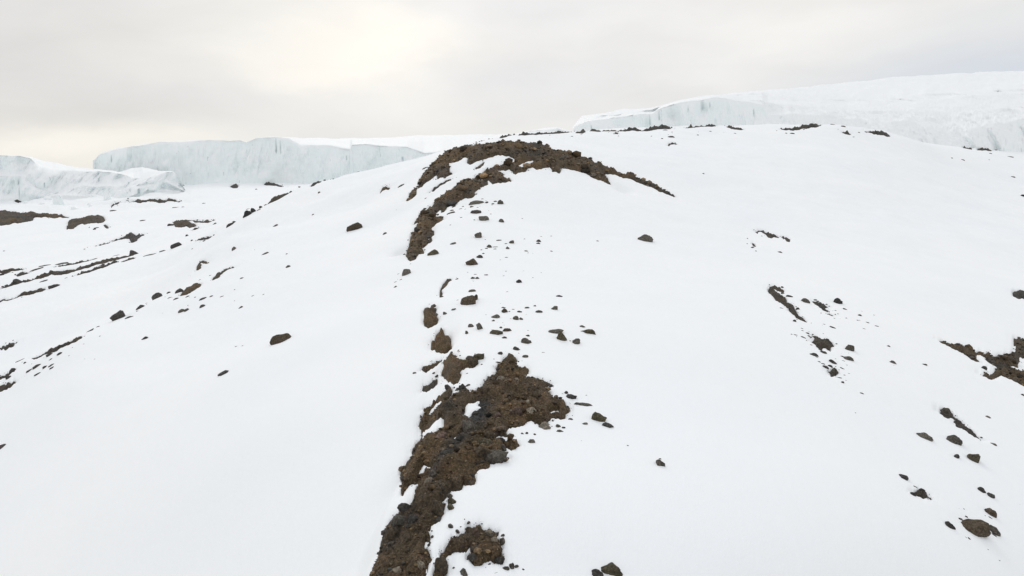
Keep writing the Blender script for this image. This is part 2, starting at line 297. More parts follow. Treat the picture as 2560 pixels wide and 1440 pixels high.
 ('rock_outcrop', 'lowest thin rock strip in the left valley, under the lens-shaped dark rock', 'rock outcrop', 0.8, 2, 300, "U -150,1480 0,1450 150,1435 300,1366 480,1326 590,1298 605,1320 540,1348 400,1375 270,1410 130,1455 0,1478 -150,1500", []),
 ('rock_outcrop', 'thin rock line directly beneath the right half of the longest strip', 'rock outcrop', 0.8, 2, 400, "U 970,1136 1150,1062 1330,1008 1450,962 1570,928 1590,940 1430,992 1340,1032 1170,1083", []),
 ('rock_outcrop', 'short dark rock below the boulder that sits on the longest strip', 'rock outcrop', 0.8, 2, 400, "U 1630,932 1690,903 1820,883 1750,912 1680,937", []),
 ('rock_outcrop', 'dark flat rock line on the snow swell under the nearer ice cliff', 'rock outcrop', 0.8, 2, 700, "U 1660,132 1800,113 2080,105 2300,102 2430,130 2150,138 1900,132 1700,132", []),
 ('rock_outcrop', 'thin curved rock line falling left from the flat line under the ice cliff', 'rock outcrop', 0.8, 2, 700, "U 1455,240 1478,200 1560,153 1640,138 1520,195", []),
 ('rock_outcrop', 'dark rock line at the left photo edge at the foot of the ice', 'rock outcrop', 0.8, 3, 700, "U -200,90 50,98 340,108 340,132 240,142 140,118 0,132 -200,130", []),
 ('rock_outcrop', 'jagged dark rock cluster with patches of snow in the middle of the valley', 'rock outcrop', 0.6, 3, 600, "V 165,400 280,400 380,380 460,390 560,393 720,378 700,402 560,413 480,422 440,412 490,465 410,487 360,467 220,472 190,442", ["V 385,392 430,405 455,425 425,430"]),
 ('rock_outcrop', 'small leaf-shaped rock just below the jagged valley cluster', 'rock outcrop', 0.8, 2, 600, "V 400,530 460,480 550,495 470,517", []),
 ('rock_outcrop', 'small dark rock lying before the long back ice wall', 'rock outcrop', 0.8, 2, 750, "M 900,900 950,862 1000,868 1035,890 990,920 950,905", []),
 ('rock_outcrop', 'flat dark rock line before the back ice wall, pointing to the ridge flank', 'rock outcrop', 0.8, 2, 750, "M 1410,850 1480,848 1600,870 1720,905 1600,888 1420,878", []),
 ('rock_outcrop', 'narrow dark rock edge running along the brow of the near left slope', 'rock outcrop', 0.8, 3, 117, "W 300,808 380,770 450,740 540,700 640,660 700,630 780,590 840,565 740,640 640,683 520,742 450,760", []),
 ('rock_outcrop', 'broad ragged dark rock at the left photo edge, lowest of its group', 'rock outcrop', 0.7, 3, 110, "W -60,1060 0,1050 60,1035 160,1043 110,1078 40,1096 -60,1105", []),
 ('rock_outcrop', 'dark rock wedge at the left edge just above the broad ragged rock', 'rock outcrop', 0.8, 2, 110, "W -40,990 60,940 140,933 60,972 -20,995", []),
 ('rock_outcrop', 'dark broken rock by the left photo edge on the terrace snow', 'rock outcrop', 0.8, 2, 300, "W -20,668 60,668 120,640 160,632 140,668 100,695 50,707 15,690", []),
 ('rock_outcrop', 'curled dark brown rock like a comma on the left flank of the ridge', 'rock outcrop', 0.45, 3, 200, "V 470,1065 480,1010 530,930 600,905 675,930 600,950 550,955 545,990 570,1010 540,1040", []),
 ('rock_outcrop', 'slender S-shaped dark rock to the right of and below the comma-shaped one', 'rock outcrop', 0.6, 3, 200, "V 718,1172 740,1120 800,1080 850,1040 980,1022 880,1055 820,1100 790,1147", []),
 ('rock_outcrop', 'long sloping brown slab of rock on the left flank beside the round dark boulder', 'rock outcrop', 0.4, 4, 200, "V 250,1405 310,1340 450,1250 550,1235 530,1275 370,1365", []),
 ('rock_outcrop', 'small hooked grey rock alone on the snow left of the summit rock wall', 'rock outcrop', 0.4, 3, 230, "N 803,985 815,940 830,900 870,880 960,890 940,905 900,912 850,942", []),
 ('rock_outcrop', 'thin dark rock edge along the shoulder skyline between the valley cluster and the ridge', 'rock outcrop', 0.8, 2, 230, "V 370,678 470,645 600,608 765,563 700,602 580,637 520,657", []),
 ('rock_outcrop', 'dark rock edge on the shoulder skyline, highest of its line', 'rock outcrop', 0.8, 3, 215, "V 1445,172 1500,112 1560,88 1620,62 1725,18 1770,0 1700,42 1580,110", []),
 ('rock_outcrop', 'dark rock edge on the white skyline of the shoulder before the back ice wall', 'rock outcrop', 0.8, 3, 225, "M 2025,885 2090,822 2130,825 2290,785 2350,768 2200,815 2100,855", []),
 # far skyline on the right
 ('rock_outcrop', 'thin dark stony line along the far snow crest, left end', 'rock outcrop', 0.8, 1.5, 345, "P 20,760 200,746 380,736 500,728 620,710 640,722 500,742 380,750 200,758", []),
 ('rock_outcrop', 'hair-thin dark edge on the far crest between the flat stones and the stony band', 'rock outcrop', 0.8, 4, 350, "P 900,718 1050,715 1150,708 1300,706 1300,716 1150,718 1050,722 900,724", []),
 ('rock_outcrop', 'faint dark edge on the far crest left of its highest point', 'rock outcrop', 0.8, 4, 370, "P 2120,662 2180,664 2230,690 2360,698 2300,706 2210,700 2150,674", []),
 ('rock_outcrop', 'dark pointed rock heap on the far snow crest', 'rock outcrop', 0.8, 5, 345, "P 640,738 700,712 750,720 690,745", []),
 ('rock_outcrop', 'flat dark stones on the far crest just right of the pointed heap', 'rock outcrop', 0.8, 5, 355, "P 780,717 900,720 850,728", []),
 ('rock_outcrop', 'small dark rock a little below the far crest', 'rock outcrop', 0.8, 5, 355, "P 1012,748 1040,728 1068,740 1030,753", []),
 ('rock_outcrop', 'dark stony band on the far crest under the tallest ice cliff', 'rock outcrop', 0.8, 5, 365, "P 1290,712 1380,692 1480,688 1600,683 1590,698 1450,702 1300,720", []),
 ('rock_outcrop', 'thin dark stony line on the far crest right of the tallest ice cliff', 'rock outcrop', 0.8, 5, 375, "P 1720,682 1900,672 1990,665 2050,670 1900,680 1740,686", []),
 ('rock_outcrop', 'curled dark rock on the white slope below the far crest', 'rock outcrop', 0.8, 2, 340, "P 1555,868 1570,835 1610,828 1660,850 1620,850 1590,850 1578,868", []),
 ('rock_outcrop', 'long dark rock band on the highest point of the far crest', 'rock outcrop', 0.8, 5, 385, "Q 110,695 300,680 450,660 550,657 500,680 380,700 200,702", []),
 ('rock_outcrop', 'wavy dark rock line where the far crest drops to the right', 'rock outcrop', 0.8, 5, 405, "Q 980,724 1080,718 1150,738 1222,765 1170,762 1080,740 1000,734", []),
 ('rock_outcrop', 'two-lobed dark rock just below the far crest', 'rock outcrop', 0.8, 5, 395, "Q 740,725 780,735 845,750 820,764 760,744", []),
 ('rock_outcrop', 'dark arched rock at the foot of the right-hand glacier near the photo edge', 'rock outcrop', 0.85, 5, 475, "Q 2095,910 2160,885 2240,855 2300,838 2370,868 2450,880 2350,888 2290,852 2255,870 2240,915 2160,915", []),
 ('rock_outcrop', 'small dark rock line left of the arched rock by the right-hand glacier', 'rock outcrop', 0.85, 5, 475, "Q 1955,878 2020,885 2070,900 2040,905 1990,892", []),
]

def polyline_world(s, ymax, step):
    p = outline(s); out = []
    for i in range(len(p)):
        a, b = p[i], p[(i + 1) % len(p)]
        n = max(1, int(math.hypot(b[0] - a[0], b[1] - a[1]) / step))
        for k in range(n):
            t = k / n
            u, v = hit(a[0] + (b[0] - a[0]) * t, a[1] + (b[1] - a[1]) * t, ymax)
            Y = math.exp(v); out.append((u * Y, Y))
    return np.array(out)
def sdf(P, x, y):
    """signed distance in metres, positive inside"""
    d2 = np.full(x.shape, 1e18); ins = np.zeros(x.shape, bool)
    n = len(P)
    for i in range(n):
        ax, ay = P[i]; bx, by = P[(i + 1) % n]
        ex, ey = bx - ax, by - ay; L = ex * ex + ey * ey + 1e-12
        wx, wy = x - ax, y - ay
        t = np.clip((wx * ex + wy * ey) / L, 0, 1)
        d2 = np.minimum(d2, (wx - ex * t) ** 2 + (wy - ey * t) ** 2)
        if ay != by:
            c = ((ay > y) != (by > y)) & (x < ex * (y - ay) / (by - ay) + ax)
            ins ^= c
    return np.where(ins, 1, -1) * np.sqrt(d2)
for i, p in enumerate(PATCH):
    big = p[0] == 'bare_ground'
    P = polyline_world(p[6], p[5], 9 if big else 6)
    I = [polyline_world(s, p[5], 6) for s in p[7]]
    PATCH[i] = dict(name=p[0], label=p[1], cat=p[2], tone=p[3], relief=p[4], P=P, I=I,
                    bb=(P[:, 0].min(), P[:, 0].max(), P[:, 1].min(), P[:, 1].max()))
def inside_of(p, x, y):
    """distance inside the bare rock of one patch, with a ragged melt edge"""
    sc = y / F
    wx = x + sc * (5.0 * fbm(x / (sc * 26), y / (sc * 60), 3, 21)); wy = y + sc * (12.0 * fbm(x / (sc * 22), y / (sc * 50), 3, 31))
    d = sdf(p['P'], wx, wy)
    for q in p['I']: d = np.minimum(d, -(sdf(q, wx, wy) + 2.6 * sc))
    return d + sc * 2.3 * fbm(x / (sc * 7), y / (sc * 18), 4, 41, 0.65)

# ---------------------------------------------------------------- materials
def mat(name):
    m = bpy.data.materials.new(name); m.use_nodes = True
    nt = m.node_tree; nt.nodes.clear()
    o = nt.nodes.new('ShaderNodeOutputMaterial'); b = nt.nodes.new('ShaderNodeBsdfPrincipled')
    nt.links.new(b.outputs[0], o.inputs['Surface'])
    return m, nt, b
def noise(nt, vec, scale, detail=4, rough=0.55, stretch=None):
    n = nt.nodes.new('ShaderNodeTexNoise'); n.inputs['Scale'].default_value = scale
    n.inputs['Detail'].default_value = detail; n.inputs['Roughness'].default_value = rough
    if stretch:
        m = nt.nodes.new('ShaderNodeMapping'); m.inputs['Scale'].default_value = stretch
        nt.links.new(vec, m.inputs[0]); vec = m.outputs[0]
    nt.links.new(vec, n.inputs['Vector']); return n.outputs[0]
def ramp(nt, fac, stops):
    r = nt.nodes.new('ShaderNodeValToRGB'); nt.links.new(fac, r.inputs[0])
    e = r.color_ramp.elements
    while len(e) < len(stops): e.new(0.5)
    for k, (p, c) in zip(e, stops):
        k.position = p; k.color = (*c, 1) if isinstance(c, tuple) else (c, c, c, 1)
    return r.outputs[0]
def mix(nt, fac, a, b, blend='MIX'):
    n = nt.nodes.new('ShaderNodeMix'); n.data_type = 'RGBA'; n.blend_type = blend
    for s, v in ((0, fac), (6, a), (7, b)):
        if isinstance(v, (int, float)): n.inputs[s].default_value = v
        elif isinstance(v, tuple): n.inputs[s].default_value = (*v, 1)
        else: nt.links.new(v, n.inputs[s])
    return n.outputs[2]
def bump(nt, b, h, dist, strength=1.0):
    n = nt.nodes.new('ShaderNodeBump'); n.inputs['Distance'].default_value = dist; n.inputs['Strength'].default_value = strength
    nt.links.new(h, n.inputs['Height']); nt.links.new(n.outputs[0], b.inputs['Normal'])

M_snow, nt, b = mat('snow')
g = nt.nodes.new('ShaderNodeNewGeometry').outputs['Position']
c = ramp(nt, noise(nt, g, 0.035, 3), [(0.3, (0.875, 0.90, 0.925)), (0.7, (0.905, 0.92, 0.93))])
nt.links.new(c, b.inputs['Base Color']); b.inputs['Roughness'].default_value = 0.9
b.inputs['Specular IOR Level'].default_value = 0.15
bump(nt, b, noise(nt, g, 0.9, 8, 0.68, (1, 0.45, 1)), 0.09, 0.7)

def rock_material(name, attr):
    m, nt, b = mat(name)
    g = nt.nodes.new('ShaderNodeNewGeometry').outputs['Position']
    n1 = noise(nt, g, 0.9, 6, 0.65); n2 = noise(nt, g, 9.0, 4, 0.7)
    brown = ramp(nt, n1, [(0.30, (0.045, 0.033, 0.020)), (0.5, (0.085, 0.062, 0.036)), (0.62, (0.105, 0.070, 0.042)), (0.75, (0.075, 0.063, 0.045))])
    grey = ramp(nt, n1, [(0.30, (0.038, 0.038, 0.038)), (0.55, (0.060, 0.060, 0.059)), (0.75, (0.085, 0.082, 0.077))])
    if attr:
        brown = mix(nt, 1.0, brown, (1.50, 1.44, 1.34), 'MULTIPLY')
        a = nt.nodes.new('ShaderNodeAttribute'); a.attribute_name = 'tone'
        c = mix(nt, a.outputs['Fac'], brown, grey)
        va = nt.nodes.new('ShaderNodeAttribute'); va.attribute_name = 'val'
        c = mix(nt, 1.0, c, va.outputs['Color'], 'MULTIPLY')
    else:
        oi = nt.nodes.new('ShaderNodeObjectInfo')
        c = mix(nt, 1.0, oi.outputs['Color'], ramp(nt, n1, [(0.3, 0.65), (0.7, 1.25)]), 'MULTIPLY')
    c = mix(nt, 1.0, c, ramp(nt, n2, [(0.32, 0.45), (0.5, 0.95), (0.66, 1.75)]), 'MULTIPLY')
    nt.links.new(c, b.inputs['Base Color']); b.inputs['Roughness'].default_value = 0.92
    b.inputs['Specular IOR Level'].default_value = 0.25
    bump(nt, b, noise(nt, g, 5.0, 9, 0.75), 0.25, 1.0)
    return m
M_rock = rock_material('weathered_rock', True)
M_stone = rock_material('loose_stone', False)

M_ice, nt, b = mat('glacier_ice')
gn = nt.nodes.new('ShaderNodeNewGeometry'); g = gn.outputs['Position']
sx = nt.nodes.new('ShaderNodeSeparateXYZ'); nt.links.new(gn.outputs['Normal'], sx.inputs[0])
streak = mix(nt, 0.55, ramp(nt, noise(nt, g, 0.16, 6, 0.65, (1, 1, 0.12)), [(0.30, 0.15), (0.66, 1.0)]), ramp(nt, noise(nt, g, 0.035, 5, 0.6, (1, 1, 1.6)), [(0.36, 0.0), (0.62, 1.0)])); band = noise(nt, g, 0.05, 4, 0.6, (0.25, 0.25, 3.0))
ice = mix(nt, streak, (0.80, 0.885, 0.895), (0.90, 0.93, 0.94))
ice = mix(nt, ramp(nt, band, [(0.45, 0.0), (0.65, 0.5)]), ice, (0.85, 0.905, 0.92))
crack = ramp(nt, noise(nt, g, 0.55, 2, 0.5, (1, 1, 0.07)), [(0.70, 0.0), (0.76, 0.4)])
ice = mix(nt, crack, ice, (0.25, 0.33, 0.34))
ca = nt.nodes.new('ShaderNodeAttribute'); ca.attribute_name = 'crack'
ice = mix(nt, ca.outputs['Fac'], ice, (0.44, 0.52, 0.54))  # crevasse shade mixed into the ice colour
powder = nt.nodes.new('ShaderNodeMath'); powder.operation = 'ADD'
nt.links.new(sx.outputs[2], powder.inputs[0]); 
ns = nt.nodes.new('ShaderNodeMath'); ns.operation = 'MULTIPLY_ADD'; nt.links.new(noise(nt, g, 0.12, 5, 0.65), ns.inputs[0])
ns.inputs[1].default_value = 0.6; ns.inputs[2].default_value = -0.3
nt.links.new(ns.outputs[0], powder.inputs[1])
c = mix(nt, ramp(nt, powder.outputs[0], [(0.36, 0.0), (0.60, 1.0)]), ice, (0.885, 0.905, 0.92))
nt.links.new(c, b.inputs['Base Color']); b.inputs['Roughness'].default_value = 0.7
b.inputs['Specular IOR Level'].default_value = 0.2
bump(nt, b, noise(nt, g, 0.4, 6, 0.6), 0.8, 0.5)

# ---------------------------------------------------------------- mesh helpers
def link_mesh(name, V, Q, m, smooth=True):
    me = bpy.data.meshes.new(name)
    V = np.asarray(V, np.float32); Q = np.asarray(Q, np.int32); k = Q.shape[1]
    me.vertices.add(len(V)); me.vertices.foreach_set('co', V.ravel())
    me.loops.add(Q.size); me.loops.foreach_set('vertex_index', Q.ravel())
    me.polygons.add(len(Q)); me.polygons.foreach_set('loop_start', np.arange(0, Q.size, k, dtype=np.int32))
    try: me.polygons.foreach_set('loop_total', np.full(len(Q), k, np.int32))
    except Exception: pass
    me.update(calc_edges=True); me.validate()
    if smooth: me.polygons.foreach_set('use_smooth', np.ones(len(me.polygons), bool))
    me.materials.append(m)
    o = bpy.data.objects.new(name, me); COL.objects.link(o)
    return o
def grid_mesh(name, X, Y, Z, keep, m, attr=None):
    ny, nx = X.shape
    idx = np.arange(ny * nx).reshape(ny, nx)
    q = np.stack([idx[:-1, :-1], idx[:-1, 1:], idx[1:, 1:], idx[1:, :-1]], -1)
    kq = keep[:-1, :-1] | keep[:-1, 1:] | keep[1:, 1:] | keep[1:, :-1]
    q = q[kq]
    used = np.unique(q); rm = np.full(ny * nx, -1); rm[used] = np.arange(len(used))
    V = np.stack([X.ravel()[used], Y.ravel()[used], Z.ravel()[used]], -1)
    o = link_mesh(name, V, rm[q], m)
    if attr is not None:
        a = o.data.attributes.new('tone', 'FLOAT', 'POINT'); a.data.foreach_set('value', attr.ravel()[used].astype(np.float32))
        a = o.data.attributes.new('val', 'FLOAT', 'POINT'); a.data.foreach_set('value', np.ones(len(used), np.float32))
    return o
def tag(o, label=None, cat=None, group=None, kind=None):
    if label: o['label'] = label
    if cat: o['category'] = cat
    if group: o['group'] = group
    if kind: o['kind'] = kind
    return o

# ---------------------------------------------------------------- snow cover: one sheet from under the drone to beyond the glaciers
uin = np.linspace(-0.80, 0.80, 1150)
uo = 0.80 + np.cumsum(np.geomspace(0.003, 0.12, 40))
us = np.concatenate([-uo[::-1], uin, uo])
vs = np.concatenate([np.linspace(math.log(6), math.log(18), 60)[:-1], np.linspace(math.log(18), math.log(420), 1300),
                     np.linspace(math.log(420), math.log(800), 180)[1:], np.linspace(math.log(800), math.log(6000), 60)[1:]])
UU, VV = np.meshgrid(us, vs)
YY = np.exp(VV); XX = UU * YY; BZ = base_z(UU, VV)
DD = np.full(XX.shape, -1e3)                    # distance inside bare rock (negative outside)
for p in PATCH:
    x0, x1, y0, y1 = p['bb']; mx = 0.03 * y1 + 0.6
    rr = np.nonzero((vs > math.log(max(6, y0 - 2.5 * mx))) & (vs < math.log(y1 + 2.5 * mx)))[0]
    if len(rr) == 0: continue
    ulo = min(x0 / y0, x0 / y1) - 0.03; uhi = max(x1 / y0, x1 / y1) + 0.03
    cc = np.nonzero((us > ulo) & (us < uhi))[0]
    sl = (slice(rr[0], rr[-1] + 1), slice(cc[0], cc[-1] + 1))
    DD[sl] = np.maximum(DD[sl], inside_of(p, XX[sl], YY[sl]))
sc = YY / F
out_d = np.maximum(-DD, 0)
thick = (0.10 + sc * 2.5) * (1 - np.exp(-out_d / (0.10 + sc * 5))) + 0.01
SZ = BZ + np.where(DD < 0, thick, 0.01 - np.maximum(DD, 0) * 1.2 - 0.02)
snow = grid_mesh('snow', XX, YY, SZ, DD < sc * 12, M_snow)
tag(snow, kind='structure')

# ---------------------------------------------------------------- bare rock showing through the snow
DARK = polyline_world("E 1100,470 1250,500 1180,650 1080,850 880,1060 720,1180 560,1320 600,1180 780,960 950,800 950,620", 60, 9)
GRAVEL = []
def rock_z(p, u_, v_):
    Y_ = np.exp(v_); X_ = u_ * Y_; k, q, big = p['k'], p['q'], p['name'] == 'bare_ground'
    d = inside_of(p, X_, Y_); s = Y_ / F
    di = np.maximum(d, 0)
    rise = p['relief'] * s * (0.6 * (1 - np.exp(-di / (s * 8))) + 0.7 * (1 - np.exp(-di / (s * 28))))
    rough = 0.17 * q * ridged(X_ / (1.9 * q), Y_ / (1.9 * q), 4, 51 + k) + 0.13 * q * fbm(X_ / (0.5 * q), Y_ / (0.5 * q), 4, 61 + k)
    z = base_z(u_, v_) + rise + np.clip(di / (s * 10), 0, 1) * (rough + 0.12 * q) * (np.clip(di / (s * 22), 0.35, 1.25) if (big and q > 1) else 0.9 if not big else 1.0) - np.where(d < 0, -d * 1.2, 0)
    return z, d
for k, p in enumerate(PATCH):
    x0, x1, y0, y1 = p['bb']; m_ = 8 * y1 / F
    x0 -= m_; x1 += m_; ya = max(6, y0 - 3 * m_); yb = y1 + 3 * m_
    ulo, uhi = min(x0 / y0, x0 / y1), max(x1 / y0, x1 / y1)
    big = p['name'] == 'bare_ground'
    pxs = 1.9 if big else 1.5
    nu = int(min(700, max(12, (uhi - ulo) * F / pxs)))
    # rows spaced for about the same pixel pitch on the slanted ground
    nv = int(min(900, max(14, math.log(yb / ya) * F * 0.16 / pxs)))
    u_, v_ = np.meshgrid(np.linspace(ulo, uhi, nu), np.linspace(math.log(ya), math.log(yb), nv))
    Y_ = np.exp(v_); X_ = u_ * Y_
    p['q'] = max(1.0, Y_.mean() / 60.0) ** 0.7; p['k'] = k; s = Y_ / F
    z, d = rock_z(p, u_, v_); q = p['q']
    tone = np.clip(p['tone'] + (0.35 if p['tone'] < 0.6 else 0.15) * fbm(X_ / (2.5 * q), Y_ / (2.5 * q), 3, 71), 0, 1)
    if k == 0:
        dk = sdf(DARK, X_, Y_); tone = np.clip(tone + np.clip(0.5 + dk / 0.9, 0, 1) * 0.9, 0, 1)
    o = grid_mesh(p['name'], X_, Y_, z, d > -s * 6, M_rock, tone)
    if p['label']: tag(o, p['label'], p['cat'])
    else: tag(o, kind='structure')
    p['obj'] = o
    if big: GRAVEL.append((p, X_, Y_, z, d, tone))

# ---------------------------------------------------------------- loose stones
import bmesh
def ico(sub):
    bm = bmesh.new(); bmesh.ops.create_icosphere(bm, subdivisions=sub, radius=1.0)
    V = np.array([v.co[:] for v in bm.verts]); T = np.array([[v.index for v in f.verts] for f in bm.faces]); bm.free()
    return V, T
I1, I3, I4 = ico(1), ico(3), ico(4)
def rock_shape(V, rs, planes=16, sharp=1.0):
    n = rs.randn(planes, 3); n /= np.linalg.norm(n, axis=1)[:, None]
    h = rs.uniform(0.66, 0.98, planes)
    dt = V @ n.T
    r = np.where(dt > 0.05, h[None] / np.maximum(dt, 0.05), 9).min(1)
    r = np.minimum(r, 1.12)
    w = r[:, None] * V
    nn = fbm(w[:, 0] * 2.3 + w[:, 2] * 1.7 + rs.rand() * 50, w[:, 1] * 2.3 - w[:, 2] * 1.1, 3, 3)
    w = w * (1 + 0.09 * nn)[:, None]
    return w / np.abs(w).max(0)
SHAPES = []
for k in range(14):
    rs = np.random.RandomState(100 + k)
    me_o = link_mesh('boulder', rock_shape(I4[0], rs, 11 + k % 5), I4[1], M_stone)
    SHAPES.append(me_o.data); bpy.data.objects.remove(me_o)
SMALL = []
for k in range(10):
    rs = np.random.RandomState(200 + k)
    me_o = link_mesh('stone', rock_shape(I3[0], rs, 10), I3[1], M_stone)
    SMALL.append(me_o.data); bpy.data.objects.remove(me_o)
TONES = {'b': (0.105, 0.082, 0.058), 'o': (0.112, 0.096, 0.063), 'g': (0.128, 0.115, 0.098), 'd': (0.078, 0.072, 0.066),
         'k': (0.042, 0.041, 0.041), 'r': (0.150, 0.105, 0.085), 't': (0.310, 0.270, 0.215)}
rnd = random.Random(5)
def ground_top(u, v, on_rock):
    z = float(base_z(np.array([u]), np.array([v]))[0]); Y = math.exp(v); X = u * Y; s = Y / F
    top = z + (0.10 + s * 2.5) * 0.75
    for p in PATCH:
        x0, x1, y0, y1 = p['bb']
        if x0 < X < x1 and y0 < Y < y1:
            zz, d = rock_z(p, np.array([u]), np.array([v]))
            if d[0] > -s * 3: return float(zz[0]), True
    return top, False
def stone(px, py, w, h, rot, tone, label, group=None, ymax=1200, name='boulder', cat='boulder'):
    u, v = hit(px, py + 0.30 * h, ymax)
    Y = math.exp(v); s = Y / F
    small = w * h < 260
    o = bpy.data.objects.new(name, rnd.choice(SMALL if small else SHAPES))
    COL.objects.link(o)
    z, on_rock = ground_top(u, v, False)
    ax = 0.62 * w * s; az = (0.90 if on_rock else 0.98) * h * s; ax *= 1.08 if on_rock else 1.0; ay = 0.5 * (ax + az) * rnd.uniform(0.7, 1.0)
    if az > ax * 1.6: ay = ax * 1.1
    spin = Matrix.Rotation(rnd.choice((0, math.pi)) + rnd.uniform(-.3, .3), 4, 'Z')
    Rr = Matrix.Rotation(-math.radians(rot), 4, 'Y')
    az_look = Matrix.Rotation(-math.atan(u), 4, 'Z')
    o.matrix_basis = Matrix.Translation((u * Y, Y, z - 0.02 * h * s)) @ az_look @ Rr @ Matrix.Diagonal((ax, ay, az, 1)) @ spin
    c = TONES[tone]; j = rnd.uniform(0.85, 1.2)
    o.color = (c[0] * j, c[1] * j, c[2] * j, 1)
    tag(o, label, cat, group)
    return o

